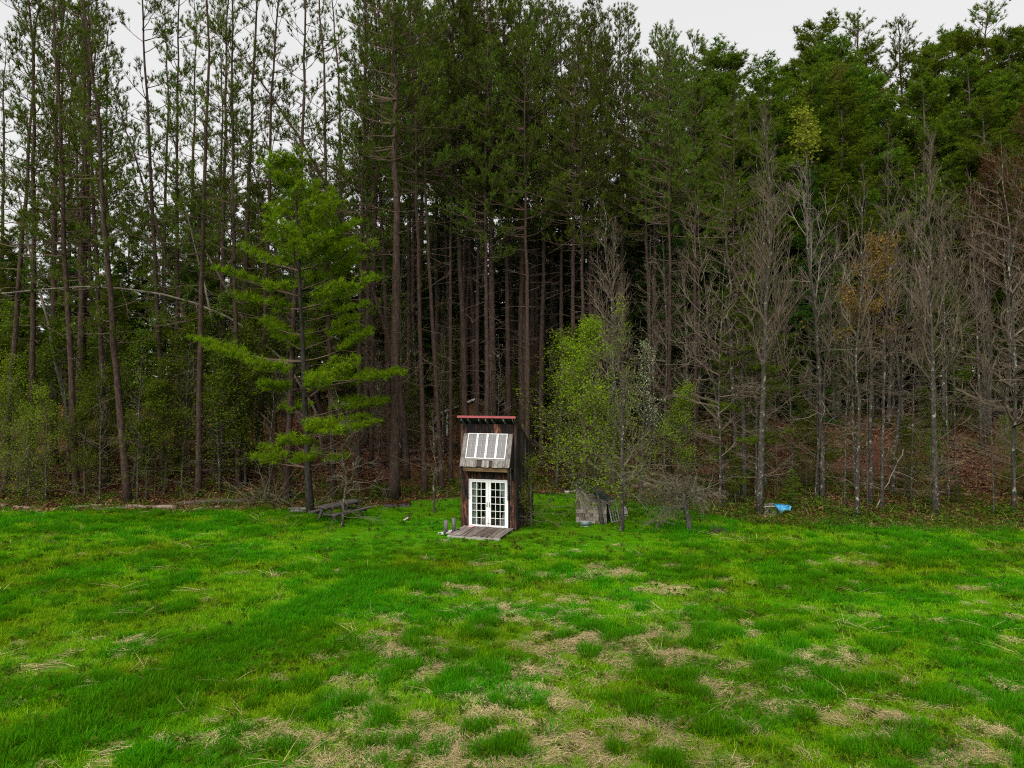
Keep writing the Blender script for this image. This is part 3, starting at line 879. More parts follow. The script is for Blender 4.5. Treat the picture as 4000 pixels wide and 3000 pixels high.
# plank with two posts and an iron bar, beside the deck
b0 = to_world(-1.62, -1.62); b1 = to_world(-1.16, -.72)
pl = MB().bar((b0[0], b0[1], float(hz(b0[0], b0[1])) + .05), (b1[0], b1[1], float(hz(b1[0], b1[1])) + .06), .30, .05).build('pale_plank', M['worn_paint'])
setp(pl, 'flat whitish plank lying in grass at the side of the deck', 'plank')
for (lx, ly, hh, lab) in ((-1.47, -1.38, .52, 'shorter grey round post standing on whitish plank, nearer the meadow'), (-1.26, -.98, .56, 'grey round post standing on whitish plank, nearer the cabin wall')):
    q = to_world(lx, ly); zz = float(hz(q[0], q[1])) + .07
    po = empty('wooden_post', (q[0], q[1], zz), 0, lab, 'post', 'round posts beside the deck')
    MB().tube([(0, 0, 0), (.005, 0, hh * .5), (0, 0, hh)], [.085, .082, .08], 14).build('shaft', M['post_wood'], po, True)
    MB().tube([(0, 0, hh + .001), (0, 0, hh + .006)], [.074, .07], 14).build('cut_end', M['table_wood'], po)
q0, q1 = to_world(-1.20, -1.45, .10), to_world(-.98, -1.02, .16)
setp(MB().tube([q0, ((q0[0] + q1[0]) / 2, (q0[1] + q1[1]) / 2, .14), q1], [.03, .03, .025], 8).build('iron_pipe', M['black_metal'], None, True), 'short black iron pipe lying against the deck edge', 'pipe')

# ------------------------------------------------------------------ shingled shed with lean-to roof
s0 = ground_at(2250, 2043)
SR = math.radians(-13)
sh = empty('shingled_shed', (s0[0], s0[1], s0[2]), SR, 'small grey shingle-sided shed with one dark sloping roof', 'shed')
SW, SDp, SL, SRt = 1.42, 1.55, 1.74, 0.98
st_z = lambda u_: SL + (SRt - SL) * u_ / SW
for (ya, yb) in ((0.0, .03), (SDp - .03, SDp)):
    MB().hexa([(0.0, ya, -.1), (SW, ya, -.1), (SW, yb, -.1), (0, yb, -.1), (0, ya, SL), (SW, ya, SRt), (SW, yb, SRt), (0, yb, SL)]).build('wall', M['shingle'], sh)
MB().box(0, .03, .031, SDp - .031, -.1, SL - .02).build('wall', M['shingle'], sh)
MB().box(SW - .03, SW, .031, SDp - .031, -.1, SRt - .01).build('wall', M['dark_board'], sh)
rowh = .178
for r_ in range(11):
    zb = -.05 + r_ * rowh
    u_ = -.004
    while u_ < SW - .02:
        w = min(rng.uniform(.08, .19), SW + .004 - u_)
        a, b = u_ + .002, u_ + w - .004
        zt_a, zt_b = min(zb + rowh + .05, st_z(a) - .01), min(zb + rowh + .05, st_z(b) - .01)
        z_ = zb + rng.uniform(-.022, .022)
        if min(zt_a, zt_b) > z_ + .03:
            t0 = .020 + rng.uniform(0, .010)
            MB().hexa([(a, -t0 - .004, z_), (b, -t0 - .004, z_ + rng.uniform(-.006, .006)), (b, -.004, z_), (a, -.004, z_), (a, -.007, zt_a), (b, -.007, zt_b), (b, -.001, zt_b), (a, -.001, zt_a)]).build('shingle', M['shingle'], sh)
        u_ += w
# roof deck and asphalt tabs
def srf(u_, y_, h_): 
    nx_, nz_ = (SL - SRt) / math.hypot(SW, SL - SRt), SW / math.hypot(SW, SL - SRt)
    return (u_ + nx_ * h_, y_, SL + (SRt - SL) * u_ / SW + nz_ * h_)
U0, U1, Y0, Y1 = -.12, SW + .16, -.14, SDp + .12
rfs = MB().hexa([srf(U0, Y0, .0), srf(U1, Y0, .0), srf(U1, Y1, .0), srf(U0, Y1, .0), srf(U0, Y0, .035), srf(U1, Y0, .035), srf(U1, Y1, .035), srf(U0, Y1, .035)]).build('roof', M['grey_board'], sh)
for r_ in range(9):
    ua = U0 + (U1 - U0) * r_ / 9; ub = ua + (U1 - U0) / 9 + .06
    y_ = Y0 - .01
    while y_ < Y1:
        w = min(rng.uniform(.24, .32), Y1 + .01 - y_)
        if w > .04:
            o0 = .037
            MB().hexa([srf(ua, y_ + .003, o0), srf(min(ub, U1 + .03), y_ + .003, o0 + .014), srf(min(ub, U1 + .03), y_ + w - .003, o0 + .014), srf(ua, y_ + w - .003, o0),
                       srf(ua, y_ + .003, o0 + .008), srf(min(ub, U1 + .03), y_ + .003, o0 + .026), srf(min(ub, U1 + .03), y_ + w - .003, o0 + .026), srf(ua, y_ + w - .003, o0 + .008)]).build('asphalt_shingle', M['roof_shingle'], rfs)
        y_ += w
# old window sash leaning on the right side of the shed
ws = empty('window_sash', (s0[0] + 1.62, s0[1] - .28, float(hz(s0[0] + 1.6, s0[1] - .3)) + .05), SR + math.radians(62), 'old white window sash with empty panes leaning on the shed', 'window sash')
ws.rotation_euler = (math.radians(-14), 0, SR + math.radians(62))
for (a, b, c, d) in ((0, .04, 0, 1.0), (.62, .66, 0, 1.0), (.041, .619, 0, .05), (.041, .619, .95, 1.0)):
    MB().box(a, b, -.02, .02, c, d).build('frame', M['grey_paint'], ws)
for q in (.23, .42): MB().box(q - .009, q + .009, -.012, .012, .051, .949).build('muntin', M['grey_paint'], ws)
for q in (.28, .5, .72):
    for (a, b) in ((.041, .22), (.24, .41), (.43, .619)): MB().box(a, b, -.011, .011, q - .009, q + .009).build('muntin', M['grey_paint'], ws)
g = ground_at(2286, 2056)
tb = empty('round_tub', (g[0], g[1], g[2] + .015), 0, 'low round green metal tub with pale bands before the shed', 'tub')
MB().tube([(0, 0, 0), (0, 0, .05)], [.235, .25], 24).build('base_band', M['galv'], tb, True)
MB().tube([(0, 0, .052), (0, 0, .20)], [.255, .26], 24).build('body', M['green_metal'], tb, True)
MB().tube([(0, 0, .202), (0, 0, .225)], [.27, .26], 24).build('lid', M['galv'], tb, True)
g = ground_at(2228, 1925)
wb = empty('white_trough', (g[0], g[1], g[2]), .2, 'small white trough with a black lid behind the shed', 'trough')
MB().box(-.35, .35, -.15, .15, 0, .13, .006).build('body', M['worn_paint'], wb)
MB().box(-.28, .12, -.13, .13, .132, .30, .02).build('lid', M['black_metal'], wb)

# ------------------------------------------------------------------ picnic table
pt = empty('picnic_table', (-8.15, 34.0, float(hz(-8.1, 34.0))), math.radians(-31), 'weathered grey wooden picnic table with two attached benches', 'picnic table')
for k in range(5): MB().box(-.37 + k * .15, -.235 + k * .15, -1.2 + rng.uniform(-.02, .02), 1.2, .70, .76, .003).build('top_plank', M['table_wood'], pt)
for s in (-1, 1):
    for k in range(2): MB().box(s * .70 - .135 + k * .14, s * .70 - .005 + k * .14, -1.2, 1.2 + rng.uniform(-.02, .02), .41, .47, .003).build('seat_plank', M['table_wood'], pt)
for y_ in (-.85, .85):
    MB().box(-.37, .37, y_ - .03, y_ + .03, .60, .698).build('top_batten', M['table_wood'], pt)
    MB().box(-.84, .84, y_ + .055, y_ + .105, .30, .408).build('seat_support', M['table_wood'], pt)
    for s in (-1, 1):
        MB().bar((s * .22, y_ + .022 + .0, .69), (s * .66, y_ + .022, -.06), .12, .06, (0, 1, 0)).build('leg', M['table_wood'], pt)
    MB().bar((0, y_ * .93, .64), (0, y_ * .2, .70), .06, .04, (1, 0, 0)).build('brace', M['table_wood'], pt)
# board stack, leaf covered platform, cut log
g = ground_at(1165, 2006)
for k in range(5):
    o = MB().box(-.42, .42, -.09, .09, 0, .05, .006).build('scrap_board', M['grey_board_x'])
    o.location = (g[0] + rng.uniform(-.12, .12), g[1] + rng.uniform(-.1, .1), g[2] + .01 + k * .06); o.rotation_euler = (0, rng.uniform(-.03, .03), rng.uniform(-.45, .35))
    setp(o, 'weathered grey board, %s from the bottom of the stack beside the picnic table' % ['first', 'second', 'third', 'fourth', 'fifth'][k], 'board', 'scrap boards by the pine')
g = ground_at(1550, 1980)
pf = empty('platform', (g[0], g[1] + .3, g[2]), math.radians(4), 'low square wooden platform covered with red-brown leaves', 'platform')
for (a, b, c, d) in ((-.66, .66, -.42, -.38), (-.66, .66, .38, .42), (-.66, -.62, -.379, .379), (.62, .66, -.379, .379)): MB().box(a, b, c, d, -.03, .15).build('side_board', M['table_wood'], pf)
for k in range(9): MB().box(-.655 + k * .146, -.52 + k * .146, -.41, .41, .152, .172).build('plank', M['table_wood'], pf)
lf = MB(); Nn = 650
c = np.stack([rng.uniform(-.64, .64, Nn), rng.uniform(-.40, .40, Nn), rng.uniform(.175, .21, Nn)], -1)
nrm = norm(np.stack([rng.normal(0, .35, Nn), rng.normal(0, .35, Nn), np.ones(Nn)], -1))
lf.leaves(c, norm(np.cross(nrm, rng.normal(size=(Nn, 3)))), nrm, .1, .07)
setp(lf.build('fallen_leaves', M['red_leaf'], pf), kind='stuff')
g = ground_at(1590, 2034)
lg = empty('firewood_chunk', (g[0], g[1], g[2] + .0), .4, 'small split chunk of firewood lying alone on the lawn', 'firewood')
MB().tube([(0, 0, 0), (.04, .02, .27)], [.10, .08], 7).build('billet', M['log_dark'], lg)
MB().bar((-.18, -.05, .04), (.04, -.08, .16), .07, .05).build('split_face', M['cream'], lg)

# ------------------------------------------------------------------ tarp heap, wire rack, other small things
g = ground_at(3000, 2012)
tp = empty('canvas_heap', (g[0], g[1], g[2]), .05, 'heap of brown canvas and boards beside the blue tarp', 'heap')
def sheet(nx_, ny_, fx):
    b = MB(); us, vs_ = np.meshgrid(np.linspace(0, 1, nx_), np.linspace(0, 1, ny_))
    pts = np.array([fx(a, c_) for a, c_ in zip(us.ravel(), vs_.ravel())])
    q = [(r * nx_ + k, r * nx_ + k + 1, (r + 1) * nx_ + k + 1, (r + 1) * nx_ + k) for r in range(ny_ - 1) for k in range(nx_ - 1)]
    b.add(pts, quad=q); b.add(pts - np.array((0, 0, .012)), quad=[k[::-1] for k in q])
    return b
cr = lambda a, b, s_: float(fbm(a * 6, b * 6, s_, 3) - .5)
sheet(16, 10, lambda a, b: (-.35 + a * .95, b * 1.0 - .2, .40 - .42 * (1 - b) ** 2 + .16 * cr(a, b, 81))).build('canvas', M['canvas'], tp, True)
MB().bar((-.30, -.22, .02), (.18, -.42, .10), .30, .03).build('board', M['canvas'], tp)
MB().bar((-.3, -.1, .43), (.95, -.05, .44), .10, .03).build('board', M['grey_board_x'], tp)
MB().bar((-.32, .5, .40), (1.0, .55, .43), .10, .04).build('board', M['grey_board_x'], tp)
for q in ((-.25, .7), (.9, .7), (.85, .0)): MB().box(q[0] - .04, q[0] + .04, q[1] - .04, q[1] + .04, -.05, .40).build('prop', M['grey_board'], tp)
def tarp_pt(a, b):
    x_ = a * .80 - .02
    drop = max(.5 - b, 0) * 2                              # front half hangs down, deepest left of the middle
    hang = drop * (.33 - .20 * a + .05 * math.sin(a * 9)) * (1 if a > .04 else .7)
    return (x_ + drop * (.10 - .20 * a), -.10 + .8 * max(b - .5, 0) - .10 * drop + .04 * cr(a, b, 91), .47 - .05 * a - hang + .05 * cr(a * 1.3, b * 1.3, 83) * (1 + drop))
tpb = sheet(26, 20, tarp_pt)
to = tpb.build('blue_tarp', M['tarp'], None, True)
to.location = (g[0] + .32, g[1] - .02, g[2] + .02); to.rotation_euler = (0, 0, .05)
setp(to, 'crumpled bright blue tarp draped over a heap at forest edge', 'tarp')
g = ground_at(2735, 2075)
rk = empty('wire_rack', (g[0], g[1], g[2]), 0, 'black iron hanging frame on a thin post beside bare apple tree', 'rack')
MB().tube([(0, 0, -.1), (0, 0, .62)], [.012, .012], 6).build('post', M['black_metal'], rk)
def wire(pts): return MB().tube(pts, [.012] * len(pts), 5)
wire([(-.68, 0, .50), (-.68, 0, .62), (-.2, 0, .68), (-.2, 0, .60), (-.68, 0, .50)]).build('wire_loop', M['black_metal'], rk)
wire([(-.2, 0, .605), (.25, 0, .58), (.25, 0, .70), (-.16, 0, .75), (-.2, 0, .605)]).build('wire_loop', M['black_metal'], rk)
g = ground_at(2442, 2035)
bx_ = empty('white_box', (g[0] + .03, g[1] + .25, g[2]), .1, 'narrow white pointed box behind the lichen-covered tree stump', 'box')
MB().box(-.03, .03, -.03, .03, -.1, .22).build('post', M['grey_board'], bx_)
MB().add([(-.12, -.1, .22), (.12, -.1, .22), (.12, .1, .22), (-.12, .1, .22), (-.10, -.08, .48), (.10, -.08, .48), (.10, .08, .48), (-.10, .08, .48), (0, 0, .68)],
         quad=[(3, 2, 1, 0), (0, 1, 5, 4), (1, 2, 6, 5), (2, 3, 7, 6), (3, 0, 4, 7)], tri=[(4, 5, 8), (5, 6, 8), (6, 7, 8), (7, 4, 8)]).build('body', M['grey_paint'], bx_)
MB().box(-.11, .11, -.115, -.102, .27, .30).build('band', M['black_metal'], bx_)

# ------------------------------------------------------------------ brown building up the slope
hb0 = on_ground(1747, 50.0)
hs = empty('hillside_shed', tuple(hb0), math.radians(-6), 'brown board shed with white roof trim up on the wooded slope', 'shed')
HW, HD, HE, HP = 2.2, 2.6, 4.52 - hb0[2], 5.42 - hb0[2]
tz = lambda u_: HE + (HP - HE) * u_ / HW
for k in range(10):
    a, b = k * HW / 10 + .004, (k + 1) * HW / 10 - .004
    MB().hexa([(a, 0, -.3), (b, 0, -.3), (b, .04, -.3), (a, .04, -.3), (a, 0, tz(a)), (b, 0, tz(b)), (b, .04, tz(b)), (a, .04, tz(a))]).build('board', M['brown_siding'], hs)
for xa in (0.0, HW - .06): MB().box(xa, xa + .06, .045, HD, -.3, tz(xa)).build('wall', M['brown_siding'], hs)
MB().box(-.06, .05, -.03, -.003, HE - 1.75, HE + .0).build('corner_trim', M['white_paint'], hs)
xa, xb = -.62, HW + .1
hr = MB().hexa([(xa, -.3, tz(xa) + .01), (xb, -.3, tz(xb) + .01), (xb, HD + .2, tz(xb) + .01), (xa, HD + .2, tz(xa) + .01), (xa, -.3, tz(xa) + .07), (xb, -.3, tz(xb) + .07), (xb, HD + .2, tz(xb) + .07), (xa, HD + .2, tz(xa) + .07)]).build('roof', M['dark_board'], hs)
MB().hexa([(xa, -.33, tz(xa) - .03), (xb, -.33, tz(xb) - .03), (xb, -.303, tz(xb) - .03), (xa, -.303, tz(xa) - .03), (xa, -.33, tz(xa) + .09), (xb, -.33, tz(xb) + .09), (xb, -.303, tz(xb) + .09), (xa, -.303, tz(xa) + .09)]).build('roof_trim', M['white_paint'], hr)

# ------------------------------------------------------------------ trees
def rot_about(v, ax, ang):
    ax = norm(ax); c_, s_ = math.cos(ang), math.sin(ang)
    return v * c_ + np.cross(ax, v) * s_ + ax * (ax @ v) * (1 - c_)


class Tree:
    """collects limb segments and foliage for one tree"""
    def __init__(self, seed):
        self.r = np.random.default_rng(seed)
        self.p0, self.p1, self.r0, self.r1 = [], [], [], []
        self.tp, self.ta = [], []
        self.trunk = MB()

    def trunk_path(self, H, r0, wob=0.12, lean=0.0, bend=0.0, n=16, top=0.02, k=9, flare=1.35):
        t = np.linspace(0, 1, n)
        w = np.cumsum(self.r.normal(0, wob / n ** .5, (n, 2)), 0) * t[:, None]
        self.path = np.stack([w[:, 0] + lean * H * t + bend * H * t ** 2, w[:, 1], H * t], -1)
        self.prad = r0 * ((1 - t) ** .9) * (1 - .2 * t) + top
        self.prad[0] *= flare
        self.path[0, 2] -= 0.35
        self.H = H
        lump = self.r.uniform(.9, 1.1, (n, k))
        self.trunk.tube(self.path, self.prad[:, None] * lump, k)

    def at(self, t):
        i = t * (len(self.path) - 1); k = int(min(i, len(self.path) - 2)); f = i - k
        return self.path[k] * (1 - f) + self.path[k + 1] * f, self.prad[k] * (1 - f) + self.prad[k + 1] * f

    def limb(self, p, d, L, r0, r1, n, wob, up):
        pts, dirs = [np.array(p, float)], []
        d = norm(np.array(d, float))
        for k in range(n):
            d = norm(d + self.r.normal(0, wob, 3) + np.array((0, 0, up / n)))
            pts.append(pts[-1] + d * L / n); dirs.append(d)
        rad = np.linspace(r0, r1, n + 1)
        self.p0 += pts[:-1]; self.p1 += pts[1:]; self.r0 += list(rad[:-1]); self.r1 += list(rad[1:])
        return pts, dirs

    def limbs_mesh(self, name, mat, k=3):
        b = MB(); b.prisms(np.array(self.p0), np.array(self.p1), np.array(self.r0), np.array(self.r1), k)
        return b.mesh(name, mat)

    def tufts_mesh(self, name, mat, nb, L, w, spread, axlen):
        P, A = np.array(self.tp), norm(np.array(self.ta))
        N = len(P)
        r = self.r
        Pn = np.repeat(P, nb, 0); An = np.repeat(A, nb, 0)
        Pn = Pn + An * (r.uniform(0, axlen, N * nb))[:, None]
        side = norm(np.cross(An, r.normal(size=(N * nb, 3))))
        ang = r.uniform(spread * .5, spread * 1.3, N * nb)[:, None]
        d = An * np.cos(ang) + side * np.sin(ang)
        b = MB(); b.blades(Pn, d, L * r.uniform(.7, 1.2, N * nb), w, r)
        return b.mesh(name, mat)

    def leaves_mesh(self, name, mat, nb, size, cloud):
        P = np.array(self.tp); N = len(P) * nb; r = self.r
        c = np.repeat(P, nb, 0) + r.normal(0, cloud, (N, 3))
        nrm = norm(r.normal(size=(N, 3)) * .8 + np.array([[0, -.25, .9]]))
        d = norm(np.cross(nrm, r.normal(size=(N, 3))))
        L = size * r.uniform(.6, 1.3, N)
        b = MB(); b.leaves(c, d, nrm, L, L * .7)
        return b.mesh(name, mat)


def sphd(az, el): return np.array((math.cos(az) * math.cos(el), math.sin(az) * math.cos(el), math.sin(el)))


def red_pine(seed, H=28.0, cs=0.52, Lmax=3.0, r0=.21, dens=1.0, lean=0, bend=0, needle='red_pine_needle', dead=True, full=1.0):
    T = Tree(seed); r = T.r
    T.trunk_path(H, r0, .35, lean, bend, 26)
    for k in range(30):                                   # knots where old whorls sat
        q, rq = T.at(.06 + .6 * k / 30)
        T.trunk.tube([q - np.array((0, 0, .05)), q, q + np.array((0, 0, .05))], [rq * .96, rq * 1.10, rq * .96], 8, False)
    nw = int(H * (1 - cs) / .55)
    for k in range(nw):
        f = k / nw
        t = cs + (1 - cs) * f
        p, rr = T.at(min(t, .985))
        prof = (min(f / .18, 1) ** .6 * .45 + .55) * (1 - f) ** .75 * Lmax + .35
        for q in range(int(r.integers(3, 6))):
            if r.uniform() > dens: continue
            az = r.uniform(0, 6.283); L = prof * r.uniform(.55, 1.15)
            el = -.05 + .55 * f + r.normal(0, .12)
            pts, dirs = T.limb(p, sphd(az, el), L, max(.012, .02 * L ** .5), .007, 5, .10, .55)
            T.tp.append(pts[-1]); T.ta.append(dirs[-1] + (0, 0, .5))
            for s in range(int(2 + L * 2.9 * full)):
                f2 = r.uniform(.35, 1.0) ** .8; i2 = min(int(f2 * 5), 4)
                b = pts[i2] + (pts[i2 + 1] - pts[i2]) * r.uniform()
                sd_ = norm(np.cross(dirs[i2], r.normal(size=3)))
                d2 = norm(dirs[i2] * .8 + sd_ * .8 + np.array((0, 0, .45)))
                l2 = r.uniform(.2, .75) * (1.15 - .5 * f2)
                pp, dd = T.limb(b, d2, l2, .008, .005, 2, .12, .5)
                T.tp.append(pp[-1]); T.ta.append(dd[-1] + (0, 0, .7))
                if r.uniform() < .55: T.tp.append(pp[1]); T.ta.append(dd[0] + (0, 0, .7))
    p, _ = T.at(1.0); T.tp.append(p); T.ta.append((0, 0, 1))
    nl = len(T.p0)
    if dead:                                              # bare dead limbs below the living crown
        for k in range(int(H * cs / .5)):
            t = .10 + (cs + .1 - .10) * k / (H * cs / .5)
            p, rr = T.at(t)
            for q in range(int(r.integers(1, 4))):
                L = r.uniform(.12, .45) if r.uniform() < .45 else r.uniform(.5, 2.6) * (t / cs + .2)
                pts, dirs = T.limb(p, sphd(r.uniform(0, 6.283), r.uniform(-.25, .3)), L, .016, .006, 4, .16, -.1)
                if L > 1:
                    for s in range(3):
                        i2 = int(r.integers(1, 4)); T.limb(pts[i2], norm(dirs[i2] + r.normal(0, .6, 3)), r.uniform(.25, .7), .007, .004, 2, .2, 0)
    return dict(trunk=T.trunk.mesh('trunk', M['pine_bark'], True), branches=T.limbs_mesh('branches', M['pine_twig']),
                crown=T.tufts_mesh('crown', M[needle], 14, .20, .030, .75, .14), H=H)


def white_pine(seed, H=18.0, cs=0.12, Lmax=4.6, r0=.24, needle='white_pine_needle', sparse_below=0.5, step=.55, nb=9, tuft=.17, droop=0.0, barkm='dark_bark', wid=.022, pw=.7, rag=.25):
    T = Tree(seed); r = T.r
    T.trunk_path(H, r0, .15, 0, 0, 18)
    nw = int(H * (1 - cs) / step)
    for k in range(nw):
        f = k / nw; t = cs + (1 - cs) * f
        t += r.uniform(-.4, .4) * step / H
        p, rr = T.at(min(max(t, .02), .985))
        prof = Lmax * min(1, .62 + f * 1.2) * (1 - f) ** pw + .3
        for q in range(int(r.integers(3, 6))):
            az = r.uniform(0, 6.283); L = prof * r.uniform(.85 - rag, .85 + rag)
            live = f > sparse_below or r.uniform() < .62 + .35 * f / max(sparse_below, .01)
            el = -.05 + .55 * f ** 1.5 + r.normal(0, .07) - droop
            pts, dirs = T.limb(p, sphd(az, el), L, max(.012, .018 * L ** .6), .006, 6, .06, .25)
            if not live:
                for s in range(int(L * 2.2)):
                    i2 = int(r.integers(1, 6)); T.limb(pts[i2], norm(dirs[i2] + r.normal(0, .6, 3)), r.uniform(.3, .9), .007, .004, 2, .2, -.1)
                continue
            start = .45 if f < sparse_below else .2
            for s in range(int(4 + L * 4.2)):
                f2 = start + (1 - start) * (s + r.uniform()) / (4 + L * 4.2); i2 = min(int(f2 * 6), 5)
                b = pts[i2] + (pts[i2 + 1] - pts[i2]) * (f2 * 6 - i2)
                side = norm(np.cross(dirs[i2], np.array((0, 0, 1.0)))) * (1 if s % 2 else -1)
                l2 = (.25 + .32 * L * (1.05 - f2)) * r.uniform(.6, 1.1)
                pp, dd = T.limb(b, norm(dirs[i2] * .8 + side * .75 + np.array((0, 0, r.normal(.08, .08)))), l2, .007, .004, 3, .08, .15)
                for w in range(1, 4):
                    for z_ in range(2 if l2 > .5 else 1):
                        T.tp.append(pp[w] + r.normal(0, .06, 3)); T.ta.append(dd[w - 1] * .7 + np.array((0, 0, .75)) + r.normal(0, .35, 3))
            T.tp.append(pts[-1]); T.ta.append(dirs[-1] + (0, 0, .3))
    return dict(trunk=T.trunk.mesh('trunk', M[barkm], True), branches=T.limbs_mesh('branches', M['pine_twig']),
                crown=T.tufts_mesh('crown', M[needle], nb, tuft, wid, .9, .10), H=H)


def hardwood(seed, H=17.0, r0=.14, cs=.3, spread=.55, L1=.42, n1=30, n2=6, n3=4, lower=14, leaf=None, leafn=3, leafsize=.08, cloud=.10, twigm='twig', barkm='grey_bark', wob=.55,
             leafprob=1.0, twigr=1.0, lean=0.0, split=False, up=.6, droop=-.1, leaf_lo=0.0, gn=.15):
    T = Tree(seed); r = T.r
    T.trunk_path(H * .93, r0, wob, lean, 0, 16, .012, 8)
    def spray(p, d, L, rad, lev):
        pts, dirs = T.limb(p, d, L, rad * twigr, rad * .45 * twigr, 4 if lev < 2 else (3 if lev == 2 else 2), gn * .8 if lev == 1 else gn * 1.2, up * .7)
        cnt = (n2, n3, 0)[lev - 1]
        if lev == 3 or (cnt == 0):
            if leaf and r.uniform() < leafprob and pts[-1][2] > leaf_lo * H:
                for q in pts[1:]: T.tp.append(q)
            return
        for s in range(cnt):
            f2 = .25 + .75 * (s + r.uniform()) / cnt; k = len(dirs); i2 = min(int(f2 * k), k - 1)
            b = pts[i2] + (pts[i2 + 1] - pts[i2]) * min(max(f2 * k - i2, 0), 1)
            sd_ = norm(np.cross(dirs[i2], r.normal(size=3)))
            spray(b, norm(dirs[i2] + sd_ * r.uniform(.45, .85)), L * r.uniform(.32, .55), max(rad * .5, .005), lev + 1)
    for k in range(n1):
        t = cs + (.99 - cs) * (k + r.uniform()) / n1
        p, rr = T.at(t); f = (t - cs) / (1 - cs)
        L = H * L1 * (1 - f * .78) * r.uniform(.55, 1.05) * min(1, .6 + f * 2)
        el = r.normal(.75 + .35 * f, .16) + (.55 - spread)
        spray(p, sphd(r.uniform(0, 6.283), el), L * .62, max(.010, min(rr * .5, .045)), 1)
    for k in range(lower):                                # thin lower limbs that reach out and sag
        t = r.uniform(.08, cs + .15); p, rr = T.at(t)
        L = r.uniform(.8, 3.0)
        pts, dirs = T.limb(p, sphd(r.uniform(0, 6.283), r.uniform(-.1, .5)), L, .014 * twigr, .006, 6, .16, droop)
        for s in range(int(L * 3)):
            i2 = int(r.integers(1, 6)); q, dq = T.limb(pts[i2], norm(dirs[i2] + r.normal(0, .55, 3)), r.uniform(.25, .9), .007, .004, 3, .2, -.05)
            if leaf and r.uniform() < leafprob and q[-1][2] > leaf_lo * H: T.tp += [q[-1], q[1]]
    out = dict(trunk=T.trunk.mesh('trunk', M[barkm], True), branches=T.limbs_mesh('branches', M[twigm]), H=H)
    if leaf and T.tp: out['crown'] = T.leaves_mesh('crown', M[leaf], leafn, leafsize, cloud)
    return out


def plant(name, var, pos, H, rz=None, tilt=(0, 0), swap=None, rscale=1.0):
    """one tree: empty at the base, trunk, branches and crown as parts"""
    e = empty(name, (pos[0], pos[1], pos[2]), 0)
    s = H / var['H']
    e.scale = (s * rscale, s * rscale, s)
    e.rotation_euler = (tilt[1], tilt[0], random.uniform(0, 6.283) if rz is None else rz)
    e.rotation_mode = 'XYZ'
    for part in ('trunk', 'branches', 'crown'):
        if part in var and var[part] is not None:
            o = bpy.data.objects.new(part, var[part]); link(o, e)
    return e


ORD = ['first', 'second', 'third', 'fourth', 'fifth', 'sixth', 'seventh', 'eighth', 'ninth', 'tenth', 'eleventh', 'twelfth', 'thirteenth', 'fourteenth', 'fifteenth', 'sixteenth',
       'seventeenth', 'eighteenth', 'nineteenth', 'twentieth']
ORD += ['twenty-' + q for q in ORD[:9]] + ['thirtieth'] + ['thirty-' + q for q in ORD[:9]] + ['fortieth'] + ['forty-' + q for q in ORD[:9]] + ['fiftieth'] + ['fifty-' + q for q in ORD[:9]]
for _t, _u in (('sixtieth', 'sixty-'), ('seventieth', 'seventy-'), ('eightieth', 'eighty-'), ('ninetieth', 'ninety-')):
    ORD += [_t] + [_u + q for q in ORD[:9]]
ORD += ['hundredth']
ROWS = {}


def row(key, o, fmt, cat, group):
    ROWS.setdefault(key, (fmt, cat, group, []))[3].append(o)


def label_rows():
    for fmt, cat, group, lst in ROWS.values():
        lst.sort(key=lambda q: q.location.x / q.location.y)
        for k, q in enumerate(lst): setp(q, fmt % ORD[k], cat, group)


RP = [red_pine(100 + k, 28, cs, Lm, .17, dn, full=fl_)
      for k, (cs, Lm, dn, fl_) in enumerate([(.36, 2.9, .80, 1.1), (.42, 2.6, .75, 1.0), (.58, 3.2, .9, 1.2), (.30, 2.8, .62, .9), (.56, 3.4, 1.0, 1.35), (.52, 3.6, 1.0, 1.5)])]
RPS = [red_pine(120 + k, 28, cs, 2.6, .16, .58, full=.9) for k, cs in enumerate((.34, .42, .28))]
RPF = [red_pine(130 + k, 26, .28, 3.3, .18, 1.0, needle='fresh_needle', full=1.5, dead=False) for k in range(2)]
WPB = [white_pine(200 + k, 26, .14, 4.0, .22, 'fresh_needle', .1, .62, 8, .27, -.25, 'dark_bark', .045, .5, rag=.45) for k in range(2)]
HEM = [white_pine(210 + k, 20, .03, 3.2, .2, 'dark_needle', .1, .55, 8, .24, .12, 'dark_bark', .045, .85) for k in range(2)]
HW_ = [hardwood(300 + k, 18, .115, cs, sp, L1, n1, 5, 3, 28, gn=.2, twigr=tw, up=up_) for k, (cs, sp, L1, n1, tw, up_) in enumerate([(.24, .80, .26, 30, 1.1, .45), (.40, .62, .26, 26, 1.0, .6), (.18, .95, .30, 32, 1.25, .3), (.5, .45, .24, 22, .9, .6), (.3, 1.0, .22, 34, 1.0, .2), (.34, .55, .34, 24, 1.2, .5)])]
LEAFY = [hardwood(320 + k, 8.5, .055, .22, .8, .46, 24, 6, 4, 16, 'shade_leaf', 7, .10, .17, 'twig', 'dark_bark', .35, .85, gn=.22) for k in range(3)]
BRIGHT = [hardwood(325 + k, 9, .06, .15, .8, .46, 28, 6, 4, 20, 'bright_leaf', 3, .09, .2, 'twig', 'dark_bark', .35, .85, gn=.22) for k in range(2)]

